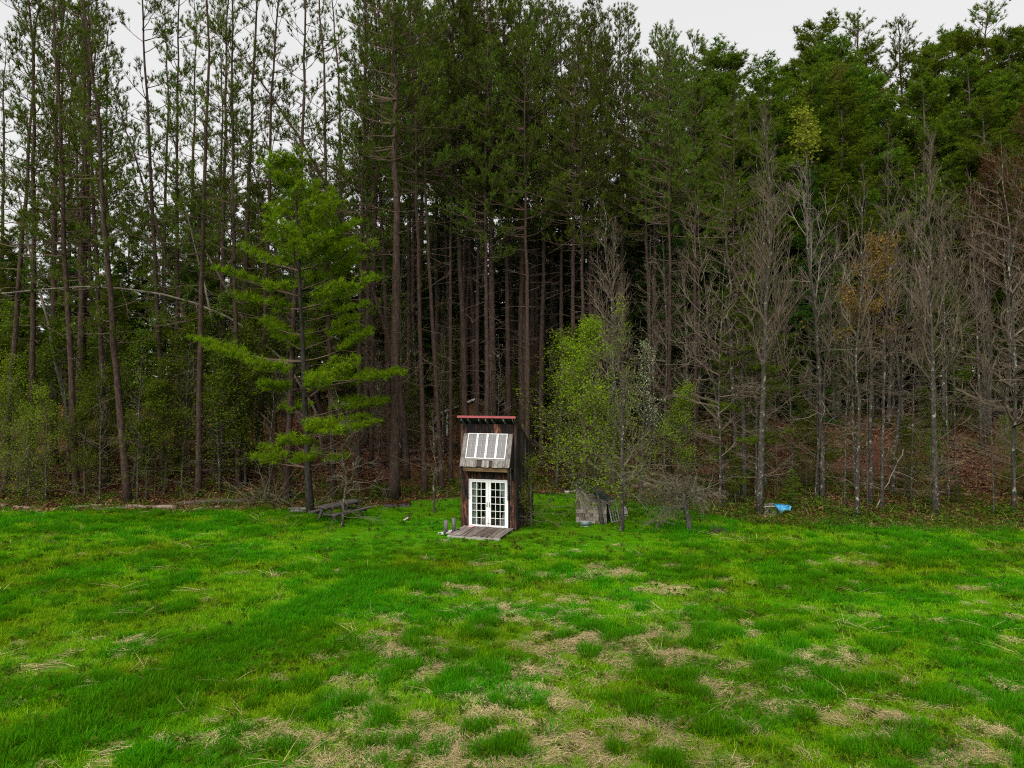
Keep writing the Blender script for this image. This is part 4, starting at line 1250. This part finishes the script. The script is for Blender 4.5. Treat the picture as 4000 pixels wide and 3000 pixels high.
# --- front row of red pines: base pixel, height, lean across the picture, trunk width factor
front = [(20, 1935, 31, -.03, 1.0, 3), (120, 1917, 32, -.02, 1.0, 1), (300, 1942, 31, -.02, 1.05, 0), (418, 1890, 32, -.03, .9, 3), (500, 1966, 30, -.05, 1.25, 1), (640, 1880, 33, -.02, .9, 0),
         (690, 1850, 32, .0, .9, 3), (775, 1944, 31, -.03, 1.05, 1), (930, 1905, 31, -.05, .95, 3), (1010, 1870, 33, -.03, .9, 1), (1119, 1957, 31, -.03, 1.1, 3), (1306, 1950, 30, -.03, .95, 1),
         (1400, 1850, 32, -.02, .9, 3), (1450, 1830, 32, -.03, .9, 1), (1540, 1957, 33, -.035, 1.6, 4), (1660, 1936, 30, -.04, .95, 2), (1727, 1925, 31, -.05, .85, 2), (1760, 1886, 30, -.03, .75, 4),
         (1822, 1850, 32, -.015, 1.15, 5), (1862, 1840, 32, -.01, .95, 2), (1925, 1860, 33, -.005, 1.35, 5), (2040, 1830, 32, .0, 1.25, 5), (2072, 1800, 31, .0, 1.2, 4),
         (2190, 1820, 30, .0, 1.0, 5), (2310, 1790, 30, .0, .9, 4), (2430, 1780, 29, .0, .9, 5), (2615, 1850, 26, .0, .9, 4), (2715, 1830, 25, .0, .95, 5), (2860, 1935, 21, .0, .8, 2)]
for (px, py, H, ln, rs, v) in front:
    vr = RPS[px % 3] if 330 < px < 1480 else RP[v]
    e = plant('red_pine', vr, ground_at(px, py), H, None, (ln * 1.4 + random.uniform(-.02, .02), random.uniform(-.01, .02)))
    t = [c_ for c_ in e.children if c_.name.startswith('trunk')][0]
    t.scale = (rs * .86, rs * .86, 1)
    row('front', e, 'tall red pine with bare lower trunk, %s from the left in the front row', 'pine', 'red pines along the forest edge')

# the one that curves away to the left, and leaning dead stems
g = ground_at(1588, 1872)
cv = red_pine(150, 27, .62, 2.2, .19, .75, 0.0, -.42, full=.8)
e = plant('leaning_red_pine', cv, g, 27, 0); setp(e, 'red pine whose trunk bows strongly to the left, above the green pine', 'pine')
for (px, py, H, ln, lab) in ((930, 1880, 24, -.30, 'leaning red pine slanting left among upright trunks over the left logs'), (1290, 1760, 22, -.26, 'thin red pine slanting left behind the bright green white pine')):
    e = plant('leaning_red_pine', RP[3], ground_at(px, py), H, 1.0 + px, (0, 0)); e.rotation_euler = (0, ln, 0); setp(e, lab, 'pine')


def dead_pole(name, a, b, r0, r1, lab, matn='pale_twig', sag=.1, side=10, seed=1):
    T = Tree(seed); n_ = 12
    t = np.linspace(0, 1, n_)[:, None]
    base = np.array(a); pts = (np.array(b) - base) * t + np.array([[0, 0, 1.0]]) * sag * np.sin(np.pi * t) + T.r.normal(0, .04, (n_, 3))
    T.trunk.tube(pts, np.linspace(r0, r1, n_), 7)
    for k in range(side):
        i_ = int(T.r.integers(4, n_ - 1)); q, dq = T.limb(pts[i_], norm(T.r.normal(size=3)), T.r.uniform(.4, 1.6), .014, .006, 5, .2, -.2)
        T.limb(q[3], norm(dq[3] + T.r.normal(0, .6, 3)), .5, .007, .004, 2, .2, 0)
    e = empty(name, tuple(base), 0, lab, 'dead tree')
    link(bpy.data.objects.new('trunk', T.trunk.mesh('trunk', M[matn], True)), e)
    if side: link(bpy.data.objects.new('branches', T.limbs_mesh('branches', M[matn])), e)
    return e


g = ground_at(1230, 1740); dead_pole('dead_leaning_tree', g, sight(590, 620, 44), .13, .03, 'pale dead tree leaning left through the pine stand above the white pine', seed=2)
g = ground_at(960, 1850); dead_pole('dead_leaning_tree', g, sight(700, 700, 43), .12, .03, 'pale dead stem leaning steeply left beside the leaning pine', seed=3)
g = ground_at(610, 1917); dead_pole('broken_snag', g, g + np.array((-.08, 0, 3.0)), .09, .07, 'short broken-off bare snag standing among the leaves behind left logs', 'pine_bark', 0, 0, 4)
g = ground_at(300, 1800); dead_pole('dead_leaning_tree', g, sight(40, 620, 42), .12, .03, 'grey dead stem leaning left near the left picture edge', seed=6)
# the arching fallen stem
arch = [sight(px, py, D) for px, py, D in ((-120, 1160, 39), (0, 1147, 39), (200, 1128, 39.2), (329, 1120, 39.5), (475, 1127, 40), (633, 1149, 40.5), (760, 1184, 41), (886, 1237, 41.5), (975, 1291, 42), (1120, 1420, 42.5), (1230, 1600, 43))]
arch.append(np.array((arch[-1][0] + .6, 43.2, float(hz(arch[-1][0] + .6, 43.2)) - .1)))
T = Tree(9); T.trunk.tube(np.array(arch[::-1]), np.linspace(.085, .03, len(arch)), 8)
for k in range(26):
    i_ = int(T.r.integers(0, 8)); q, dq = T.limb(arch[i_], norm(T.r.normal(size=3) + np.array((0, 0, -.3))), T.r.uniform(.5, 2.0), .016, .006, 6, .25, -.3)
    for s in range(2): T.limb(q[3 + s], norm(dq[3] + T.r.normal(0, .6, 3)), .6, .008, .004, 3, .25, -.2)
e = empty('bent_tree', (0, 0, 0), 0, 'pale bare stem bent over in a long arch across the left trunks', 'dead tree')
link(bpy.data.objects.new('trunk', T.trunk.mesh('trunk', M['pale_twig'], True)), e); link(bpy.data.objects.new('branches', T.limbs_mesh('branches', M['pale_twig'])), e)

# --- deeper rows of red pines
fill = random.Random(5)
cnt = 0
for k in range(60):
    px = fill.uniform(-150, 2700); D = fill.uniform(44, 68)
    top = np.interp(px, [0, 1300, 1500, 2100, 2400, 2700], [-500, -300, -40, 0, 90, 230]) + fill.uniform(-60, 110)
    if 330 < px < 1450 and k % 2 == 1: continue
    g = on_ground(px, D)
    H = CAM_H + (1500 - top) / F_PX * D - g[2]
    H = min(max(H, 17), 34)
    v = fill.choice([0, 1, 3, 1, 3]) if px < 1450 else fill.choice([2, 4, 5, 5, 4])
    e = plant('red_pine', RPS[k % 3] if 330 < px < 1450 else RP[v], g, H, fill.uniform(0, 6.28), (fill.uniform(-.05, .01), 0))
    row('deep', e, 'slender red pine in the shaded rows behind the front trunks, %s from the left', 'pine', 'red pines in the deeper rows')
# skyline pines in the middle
for k, (px, top, D, v) in enumerate([(1430, -60, 47, 0), (1520, -40, 44, 4), (1600, -10, 50, 1), (1700, -20, 52, 5), (1800, 0, 48, 4), (1850, -10, 55, 5), (1985, 0, 46, 5), (2010, 10, 56, 4), (2115, 15, 47, 5), (2155, 60, 55, 4),
                                     (2310, 40, 50, 5), (2360, 105, 58, 4), (2460, 45, 54, 0), (2595, 155, 52, 5), (2660, 215, 58, 4), (2230, 80, 44, 5), (2060, 150, 43, 4), (2420, 180, 47, 5), (2540, 250, 44, 4), (1900, 180, 43, 5), (2280, 260, 42.5, 4)]):
    g = on_ground(px, D); H = CAM_H + (1500 - top) / F_PX * D - g[2]
    e = plant('red_pine', RP[v], g, H, fill.uniform(0, 6.28), (fill.uniform(-.02, .02), 0), rscale=1.0)
    row('sky', e, 'dense green red pine reaching the skyline behind the cabin, %s from the left', 'pine', 'skyline pines behind the cabin')
# right: white pines on the skyline
for k, (px, top, D, v) in enumerate([(2760, 200, 60, 0), (2880, 190, 58, 1), (2960, 330, 56, 0), (3060, 300, 62, 1), (3180, 110, 60, 0), (3240, 230, 55, 1), (3330, 60, 60, 0), (3420, 300, 56, 1), (3560, 70, 58, 1), (3640, 210, 54, 0),
                                     (3720, 100, 60, 1), (3830, 20, 58, 0), (3940, 110, 56, 1), (4040, 150, 58, 0), (2700, 330, 54, 1), (3120, 420, 52, 0), (3480, 380, 52, 1), (3900, 330, 50, 0), (2840, 440, 50, 1), (4150, 60, 56, 1), (2790, 300, 57, 1), (3000, 260, 58, 0), (3270, 330, 50, 1), (3380, 200, 62, 0), (3600, 300, 50, 1), (3780, 260, 52, 0), (3840, 380, 48, 1), (4000, 280, 50, 0), (3160, 300, 52, 0), (2930, 380, 50, 1), (3220, 190, 58, 1), (3290, 170, 56, 0), (3650, 160, 58, 1), (3780, 140, 56, 1), (3900, 160, 60, 0), (3100, 250, 58, 1), (3350, 260, 52, 1), (2830, 260, 60, 0)]):
    g = on_ground(px, D); H = CAM_H + (1500 - top) / F_PX * D - g[2]
    e = plant('white_pine', (RPF if top < 90 else WPB)[v], g, H, fill.uniform(0, 6.28), (fill.uniform(-.02, .02), 0), rscale=1.3)
    row('skyr', e, 'green white pine on the right skyline above bare trees, %s from the left', 'pine', 'white pines on the right skyline')
# dark hemlocks fill the forest behind
for k in range(100):
    px = fill.uniform(-300, 4300) if k < 74 else fill.uniform(2450, 4200); D = fill.uniform(54, 100) if k < 74 else fill.uniform(46, 58)
    top = np.interp(px, [0, 500, 1000, 1450, 1700, 2700, 4000], [820, 760, 720, 640, 560, 520, 420]) + fill.uniform(-60, 420)
    g = on_ground(px, D); H = CAM_H + (1500 - top) / F_PX * D - g[2]
    e = plant('hemlock', HEM[k % 2], g, max(H, 9), fill.uniform(0, 6.28))
    row('hem', e, 'dark green conifer in the deep forest background, %s from the left', 'conifer', 'dark conifers deep in the forest')
for k in range(98):
    px = fill.uniform(-300, 4300) if k < 76 else fill.uniform(1500, 2600); D = fill.uniform(56, 88)
    top = fill.uniform(950, 1330) if k < 76 else fill.uniform(640, 1000)
    g = on_ground(px, D); H = CAM_H + (1500 - top) / F_PX * D - g[2]
    e = plant('young_hemlock', HEM[k % 2], g, H, fill.uniform(0, 6.28), rscale=1.7)
    row('lowhem', e, 'low bushy conifer closing the view between far trunks, %s from the left', 'conifer', 'low conifers deep in the forest')
for (px, D, top) in ((1150, 58, 640), (900, 62, 700), (1420, 56, 600), (1330, 70, 660), (700, 66, 720), (560, 70, 790), (300, 66, 800), (100, 70, 830), (-80, 60, 760), (30, 56, 900), (210, 58, 850), (420, 56, 880), (500, 60, 760), (640, 57, 820), (780, 60, 760), (840, 72, 680), (1000, 56, 740), (1080, 66, 660), (1240, 62, 640), (1290, 54, 760), (1490, 60, 560), (1560, 66, 620)):
    g = on_ground(px, D); H = CAM_H + (1500 - top) / F_PX * D - g[2]
    e = plant('white_pine', WPB[int(px) % 2], g, H, None)
    row('midl', e, 'lighter green pine low behind the left red pines, %s from the left', 'pine', 'lighter pines behind the left stand')

# --- bare hardwoods on the right
bare = [(2815, 1992, 15, 1.0, 1, -.02), (2836, 1962, 16, .9, 3, -.03), (2952, 1962, 17, 1.0, 0, -.02), (3037, 1950, 12, .7, 3, .05), (3183, 1957, 16, 1.0, 0, -.03), (3195, 1950, 17, 1.1, 1, .0),
        (3212, 1945, 15, .9, 3, .02), (3300, 1985, 14, .9, 1, -.01), (3347, 2028, 18, 1.75, 2, .0), (3390, 1992, 13, .9, 3, .06), (3447, 2002, 17, 1.15, 0, -.01), (3560, 1960, 14, .8, 1, -.02), 
        (3705, 1962, 16, .9, 0, .0), (3738, 1945, 15, .85, 3, .02), (3882, 2012, 14, .8, 1, -.03), (3962, 2003, 17, 1.0, 0, .0), (4010, 1960, 18, 1.8, 2, -.02), (3100, 1930, 13, .7, 1, .0), (2700, 1930, 13, .7, 3, -.02), (2560, 1900, 12, .7, 1, .0)]
for (px, py, H, rs, v, ln) in bare:
    e = plant('bare_tree', HW_[(v + px) % 6], ground_at(px, py), H * random.uniform(.92, 1.15), None, (ln + random.uniform(-.04, .04), random.uniform(-.03, .03)), rscale=random.uniform(.7, 1.15))
    t = [c_ for c_ in e.children if c_.name.startswith('trunk')][0]; t.scale = (rs * .68, rs * .68, 1)
    row('bare', e, 'leafless grey hardwood with lichen-spotted trunk, %s from the left along the right edge', 'bare tree', 'bare trees along the right edge')
for k in range(32):
    px = fill.uniform(2380, 4250); D = fill.uniform(35, 52)
    top = np.interp(px, [2380, 2600, 2950, 3200, 3400, 3600, 4000], [700, 560, 420, 600, 480, 480, 620]) + fill.uniform(-20, 260)
    g = on_ground(px, D); H = CAM_H + (1500 - top) / F_PX * D - g[2]
    e = plant('bare_tree', HW_[k % 6], g, min(max(H, 11), 21), fill.uniform(0, 6.28), (fill.uniform(-.09, .07), 0), rscale=fill.uniform(.6, 1.15))
    row('bared', e, 'thin leafless tree in the grey thicket behind, %s from the left', 'bare tree', 'bare trees in the thicket')
big = hardwood(305, 20.5, .16, .34, .50, .34, 40, 7, 5, 26, gn=.14, twigr=.95, up=.75)
for (px, py, H, rz, lab) in ((2967, 2017, 20.6, .3, 'big leafless tree with a broad fan of fine twigs left of the blue tarp'), (2395, 1905, 16.5, 2.0, 'leafless tree with fan-shaped twiggy crown rising behind the lichen tree'),
                             (3655, 2018, 19.0, 4.0, 'big leafless tree with upswept twiggy crown above the right leaning pole')):
    e = plant('bare_tree', big, ground_at(px, py), H, rz); setp(e, lab, 'bare tree')
for k in range(30):
    px = fill.uniform(900, 2750); D = fill.uniform(43, 56)
    e = plant('bare_tree', HW_[k % 6], on_ground(px, D), fill.uniform(8, 15), fill.uniform(0, 6.28), (fill.uniform(-.06, .06), 0))
    row('thin', e, 'thin bare tree among the shaded pine trunks behind the cabin, %s from the left', 'bare tree', 'thin bare trees among the pines')
# a few thin stems among the left pines
for (px, py, H) in ((390, 1962, 8), (535, 1966, 9), (706, 1942, 9), (180, 1900, 8), (860, 1930, 9), (1050, 1935, 8), (1400, 1930, 7), (1480, 1900, 8)):
    e = plant('bare_sapling', HW_[random.randrange(6)], ground_at(px, py), H, None, (random.uniform(-.05, .05), 0))
    row('sap', e, 'thin leafless sapling under the left red pines, %s from the left', 'bare tree', 'bare saplings under the left pines')

# --- green understorey
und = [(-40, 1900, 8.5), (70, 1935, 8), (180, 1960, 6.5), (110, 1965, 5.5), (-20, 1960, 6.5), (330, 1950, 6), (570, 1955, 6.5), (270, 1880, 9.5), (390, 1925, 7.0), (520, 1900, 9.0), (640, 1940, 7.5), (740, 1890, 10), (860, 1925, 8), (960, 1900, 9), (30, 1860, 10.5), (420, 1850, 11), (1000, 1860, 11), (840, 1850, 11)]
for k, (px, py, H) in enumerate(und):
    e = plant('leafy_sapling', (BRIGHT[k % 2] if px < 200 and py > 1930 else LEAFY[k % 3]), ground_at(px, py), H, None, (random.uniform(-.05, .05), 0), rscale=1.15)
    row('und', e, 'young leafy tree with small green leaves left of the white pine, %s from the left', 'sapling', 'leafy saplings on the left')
for k in range(40):
    px = fill.uniform(1100, 3900); D = fill.uniform(45, 62)
    e = plant('leafy_sapling', LEAFY[k % 3], on_ground(px, D), fill.uniform(5, 10), None)
    row('und2', e, 'green leafy sapling in the shade behind the clearing, %s from the left', 'sapling', 'leafy saplings behind the cabin')

for k in range(16):
    px = fill.uniform(2750, 4150); D = fill.uniform(34.5, 46)
    e = plant('leafy_sapling', (LEAFY + BRIGHT)[k % 5], on_ground(px, D), fill.uniform(1.6, 5.0), None, rscale=1.2)
    row('und3', e, 'low leafy sapling under the right bare trees, %s from the left', 'sapling', 'leafy saplings under the right hardwoods')
# --- single trees with a look of their own
wp = white_pine(240, 17.6, .13, 5.6, .17, 'white_pine_needle', .6, .62, 11, .25, .0, 'pine_dark_bark', .034, .58, rag=.38)
e = plant('white_pine', wp, ground_at(1213, 2006), 17.6, .4, (-.06, 0)); setp(e, 'bright green layered white pine standing beside the picnic table', 'pine')
ap = hardwood(341, 7.6, .06, .22, 1.0, .42, 20, 6, 5, 16, None, 0, 0, 0, 'lichen_twig', 'grey_bark', .6, 1, 1.0, .0, up=.1, gn=.30)
e = plant('lichen_tree', ap, np.array((-7.55, 31.95, float(hz(-7.55, 31.95)))), 6.6, 1.0); setp(e, 'small bare lichen-grey tree in front of the picnic table', 'bare tree')
th = hardwood(342, 5.2, .05, .3, .7, .4, 16, 5, 3, 4, None, 0, 0, 0, 'lichen_twig', 'grey_bark', .3, gn=.3, twigr=.7)
e = plant('bare_sapling', th, ground_at(1697, 2004), 5.2, .3); setp(e, 'slim mottled sapling on the lawn just left of the cabin', 'bare tree')
gt = hardwood(343, 9.6, .075, .2, .75, .50, 40, 7, 4, 26, 'bright_leaf', 6, .09, .2, 'twig', 'dark_bark', .5, .8, gn=.24)
e = plant('green_tree', gt, ground_at(2352, 2050), 9.8, .0, (-.13, 0)); setp(e, 'bushy tree with fresh yellow-green leaves leaning over the shingled shed', 'tree')
e = plant('green_tree', BRIGHT[1], ground_at(2175, 1900), 10.0, 2.0, rscale=1.5); setp(e, 'slender fresh-leafed tree touching the back corner of the cabin', 'tree')
e = plant('green_tree', BRIGHT[0], ground_at(2240, 1905), 7.0, 4.0, rscale=1.4); setp(e, 'lower fresh-leafed tree between the cabin and the shingled shed', 'tree')
lc = hardwood(344, 10.6, .095, .16, .5, .34, 30, 6, 4, 30, 'bright_leaf', 3, .075, .15, 'lichen_twig', 'grey_bark', .5, .45, gn=.24)
e = plant('lichen_tree', lc, ground_at(2428, 2075), 10.6, 1.2); setp(e, 'gnarled lichen-covered tree with thick stump right of the shed', 'tree')
fl = hardwood(345, 9.2, .09, .25, .6, .42, 26, 6, 4, 8, 'pale_leaf', 2, .075, .10, 'lichen_twig', 'dark_bark', .4, .55, leaf_lo=.45, gn=.24)
e = plant('blossoming_tree', fl, ground_at(2500, 1975), 9.0, .6, (.03, 0)); setp(e, 'tree with pale whitish-green blossom above the lichen tree', 'tree')
yl = hardwood(346, 6.8, .06, .25, .8, .46, 26, 6, 4, 12, 'bright_leaf', 5, .075, .16, 'lichen_twig', 'dark_bark', .4, .9, leaf_lo=.3, gn=.24)
e = plant('green_tree', yl, ground_at(2640, 1985), 6.6, .6); setp(e, 'thin green-leaved tree above the drooping apple tree', 'tree')


def apple(seed, H, R):
    """short stem, crown of fine arching drooping twigs"""
    T = Tree(seed); r = T.r
    n_ = 8; t = np.linspace(0, 1, n_)
    T.path = np.stack([-.22 * t + .06 * np.sin(t * 5), .05 * np.sin(t * 4), (H * .42) * t], -1); T.path[0, 2] = -.2
    T.prad = np.linspace(.13, .085, n_); T.trunk.tube(T.path, T.prad, 9)
    for k in range(20):
        p, rr = T.at(r.uniform(.6, 1)); az = r.uniform(0, 6.283)
        pts, dirs = T.limb(p, sphd(az, r.uniform(.25, 1.1)), R * r.uniform(.6, 1.1), .035, .012, 6, .14, -.75)
        for s in range(11):
            i2 = int(r.integers(1, 6)); d2 = norm(dirs[i2] + r.normal(0, .6, 3) + np.array((0, 0, .25)))
            q, dq = T.limb(pts[i2], d2, r.uniform(.5, 1.1), .010, .005, 4, .2, -.9)
            for w in range(5):
                i3 = int(r.integers(1, 4)); T.limb(q[i3], norm(dq[i3] + r.normal(0, .7, 3)), r.uniform(.2, .55), .005, .0035, 3, .25, -.5)
    return dict(trunk=T.trunk.mesh('trunk', M['dark_bark'], True), branches=T.limbs_mesh('branches', M['lichen_twig']), H=H)


e = plant('apple_tree', apple(350, 3.9, 1.75), ground_at(2692, 2078), 3.9, .2); setp(e, 'bare apple tree with drooping tangled grey twigs beside the iron rack', 'tree')
yt = hardwood(347, 15.5, .09, .45, .45, .30, 22, 6, 4, 8, 'yellow_leaf', 5, .12, .14, 'pale_twig', 'grey_bark', .5, .8, leaf_lo=.84)
e = plant('pale_birch', yt, ground_at(3215, 1955), 20.3, .3, (.01, 0)); setp(e, 'pale slender tree topped with yellow new leaves among bare hardwoods', 'tree')
bt = hardwood(348, 13.5, .09, .45, .9, .36, 26, 6, 4, 6, 'beech_leaf', 6, .11, .15, 'twig', 'grey_bark', .4, .7, leaf_lo=.6)
e = plant('beech_tree', bt, ground_at(3400, 1975), 13.9, .3); setp(e, 'beech holding dry orange-brown leaves amid the bare hardwoods', 'tree')
rm = hardwood(349, 20, .16, .3, .7, .42, 34, 7, 5, 6, 'red_leaf', 3, .13, .22, 'twig', 'dark_bark', .5, .8, leaf_lo=.5)
for (px, D, top, lab) in ((3860, 46, 560, 'maple with reddish-brown buds leaning into the right picture edge'), (4020, 44, 360, 'tall red-budded maple cut by the right picture edge'), (3700, 52, 640, 'lower rust-coloured maple behind the right bare trees')):
    g = on_ground(px, D); e = plant('red_maple', rm, g, CAM_H + (1500 - top) / F_PX * D - g[2], None); setp(e, lab, 'tree')
ol = hardwood(351, 20, .14, .3, .7, .42, 34, 7, 5, 6, 'olive_leaf', 3, .13, .22, 'twig', 'dark_bark', .5, .8, leaf_lo=.5)
for (px, D, top, lab) in ((3330, 54, 250, 'olive-yellow budding tree in front of the right skyline pines'), (3500, 52, 330, 'olive-yellow budding tree below the gap in the right skyline'), (3120, 53, 370, 'yellow-green budding tree left of the tall right skyline pines')):
    g = on_ground(px, D); e = plant('budding_tree', ol, g, CAM_H + (1500 - top) / F_PX * D - g[2], None); setp(e, lab, 'tree')
yh = white_pine(260, 9, .1, 1.9, .1, 'fresh_needle', .1, .45, 8, .2, .1, 'dark_bark', .03, .9)
g = ground_at(2905, 1945); e = plant('young_hemlock', yh, g, 11.4, None); setp(e, 'slim fresh green conifer standing among the bare hardwoods', 'conifer')
for (px, py, H, lab) in ((3100, 1990, 1.9, 'small bushy conifer right behind the blue tarp'), (3745, 1972, 1.0, 'low bright green shrub under the right hardwoods'), (2280, 1900, 1.3, 'small green conifer sprouting beside the shed roof')):
    e = plant('young_conifer', yh, ground_at(px, py), H, None, rscale=1.9 if H < 1.5 else 1.5); setp(e, lab, 'shrub')
vs_ = hardwood(352, 3.4, .03, .1, .8, .5, 16, 5, 3, 10, 'young_leaf', 3, .075, .12, 'twig', 'dark_bark', .2, .9)
q = to_world(1.75, .75); e = plant('leafy_shrub', vs_, (q[0], q[1], float(hz(q[0], q[1]))), 3.3, .5); setp(e, 'leafy young shrub growing against the cabin side wall', 'shrub')

# ------------------------------------------------------------------ logs, fallen limbs, brush
def log(a, b, ra, rb, lab, matn='log', knots=3, name='fallen_log'):
    a, b = np.array(a), np.array(b); mid = (a + b) / 2
    n_ = 9; t = np.linspace(-.5, .5, n_)[:, None]
    pts = (b - a) * t + rng.normal(0, .012, (n_, 3))
    L = np.linalg.norm(b - a); ax = (b - a) / L
    e = empty(name, tuple(mid), 0, lab, 'log', 'logs lying at the forest edge')
    k_ = MB(); k_.tube(pts, np.linspace(ra, rb, n_)[:, None] * rng.uniform(.9, 1.1, (n_, 9)), 9)
    k_.build('trunk', M[matn], e, True)
    MB().tube([pts[0] - ax * .004, pts[0] - ax * .012], [ra * .92, ra * .88], 9).build('cut_end', M['straw_wood'], e)
    for s in range(knots):
        i_ = int(rng.integers(1, n_ - 1)); d = norm(rng.normal(size=3) + np.array((0, 0, .6)))
        MB().tube([pts[i_], pts[i_] + d * (ra + rng.uniform(.05, .25))], [.025, .015], 5).build('branch_stub', M[matn], e)


def log_px(x0, y0, x1, y1, ra, rb, lab, matn='log', **kw):
    a, b = ground_at(x0, y0), ground_at(x1, y1); ra *= 1.25; rb *= 1.25; a[2] += ra * .8; b[2] += rb * .8
    log(a, b, ra, rb, lab, matn, **kw)


log_px(-60, 1984, 28, 1982, .09, .08, 'short pale log cut by the left picture edge')
log_px(55, 1988, 120, 1992, .08, .07, 'short pale log lying second from the left edge', knots=1)
log_px(272, 1990, 400, 1980, .08, .07, 'slim pale log left of the pale log pair on the grass edge')
log_px(366, 1995, 500, 1990, .06, .08, 'thin grey log in front of the slim pale log')
log_px(495, 1986, 690, 1992, .09, .10, 'straight pale log lying level at the centre of the log row')
log_px(690, 1976, 960, 1966, .11, .13, 'longest thick brown log at the forest edge, before the brush', 'log_dark', knots=5)
log_px(755, 1996, 870, 1984, .06, .06, 'short thin log in front of the longest brown log', knots=1)
log_px(640, 1775, 690, 1778, .11, .10, 'pale log lying deeper among the left pine trunks', knots=1)
log_px(1380, 1822, 1640, 1802, .12, .10, 'grey log lying across the slope behind the big pine', 'log_dark')
log_px(1590, 1775, 1790, 1742, .11, .09, 'dark log on the slope just left of the cabin roof', 'log_dark')
log_px(1400, 1770, 1560, 1742, .10, .09, 'upper dark log on the leafy slope behind the big pine', 'log_dark')
log_px(780, 1845, 960, 1838, .08, .07, 'thin grey log lying on the leaves behind the brush heap')
log_px(2470, 1910, 2540, 1902, .12, .11, 'pale log lying in the clearing right of the lichen tree', knots=1)
log_px(3180, 1985, 3320, 2000, .06, .05, 'thin reddish log between the bare trees right of the tarp', 'log_dark')
log_px(3480, 1915, 3800, 1935, .06, .04, 'long pale pole lying under the right hardwoods')
log_px(3420, 1900, 3580, 1945, .05, .04, 'short slanting pole lying under the right hardwoods')
a = ground_at(3415, 2000); dead_pole('leaning_pole', a, a + np.array((1.6, .3, 3.0)), .035, .02, 'thin bare pole leaning right against the right hardwoods', sag=0, side=4, seed=12)
g = ground_at(1500, 1945); sp_ = empty('tree_stump', tuple(g), 0, 'small dark stump left of the big red pine base', 'stump')
MB().tube([(0, 0, -.1), (0, 0, .1), (0, 0, .5)], [.19, .15, .13], 9).build('trunk', M['pine_bark'], sp_, True)
MB().tube([(0, 0, .502), (0, 0, .508)], [.12, .115], 9).build('cut_face', M['log_dark'], sp_)


def brush(name, seed, pos, R, Hh, cnt, lab, matn, cat='brush'):
    T = Tree(seed); r = T.r
    for k in range(cnt):
        p = np.array((r.normal(0, R * .35), r.normal(0, R * .25), 0.02)); az = r.uniform(0, 6.283)
        pts, dirs = T.limb(p, sphd(az, r.uniform(.1, 1.2)), r.uniform(.5, 1.0) * Hh * 1.5, .018, .006, 6, .2, -.8)
        for s in range(5):
            i2 = int(r.integers(1, 6)); T.limb(pts[i2], norm(dirs[i2] + r.normal(0, .6, 3)), r.uniform(.2, .7), .007, .004, 3, .2, -.4)
    e = empty(name, tuple(pos), 0, lab, cat)
    link(bpy.data.objects.new('branches', T.limbs_mesh('branches', M[matn])), e)
    return e


brush('brush_heap', 401, ground_at(1050, 1965), 1.3, 1.9, 60, 'tangled heap of dead grey branches beside the white pine', 'lichen_twig')
brush('brush_heap', 402, ground_at(2795, 2085), .3, .28, 14, 'little tuft of dry brown twigs right of apple tree', 'log_dark')
T = Tree(403)
pts, dirs = T.limb(np.array((0, 0, .12)), np.array((-1, .05, .35)), 2.4, .035, .012, 10, .12, -.75)
for k in range(16):
    i2 = int(T.r.integers(1, 9)); q, dq = T.limb(pts[i2], norm(dirs[i2] + T.r.normal(0, .55, 3) + np.array((0, -.2, .1))), T.r.uniform(.4, 1.2), .014, .006, 5, .2, -.6)
    for s in range(3): T.limb(q[1 + s], norm(dq[s] + T.r.normal(0, .6, 3)), T.r.uniform(.2, .5), .007, .004, 3, .2, -.3)
g = ground_at(2640, 2060); fb = empty('fallen_branch', tuple(g), 0, 'fallen lichen-green branch lying in grass left of apple tree', 'branch')
link(bpy.data.objects.new('limb', T.limbs_mesh('limb', M['moss_wood'], 5)), fb)
label_rows()
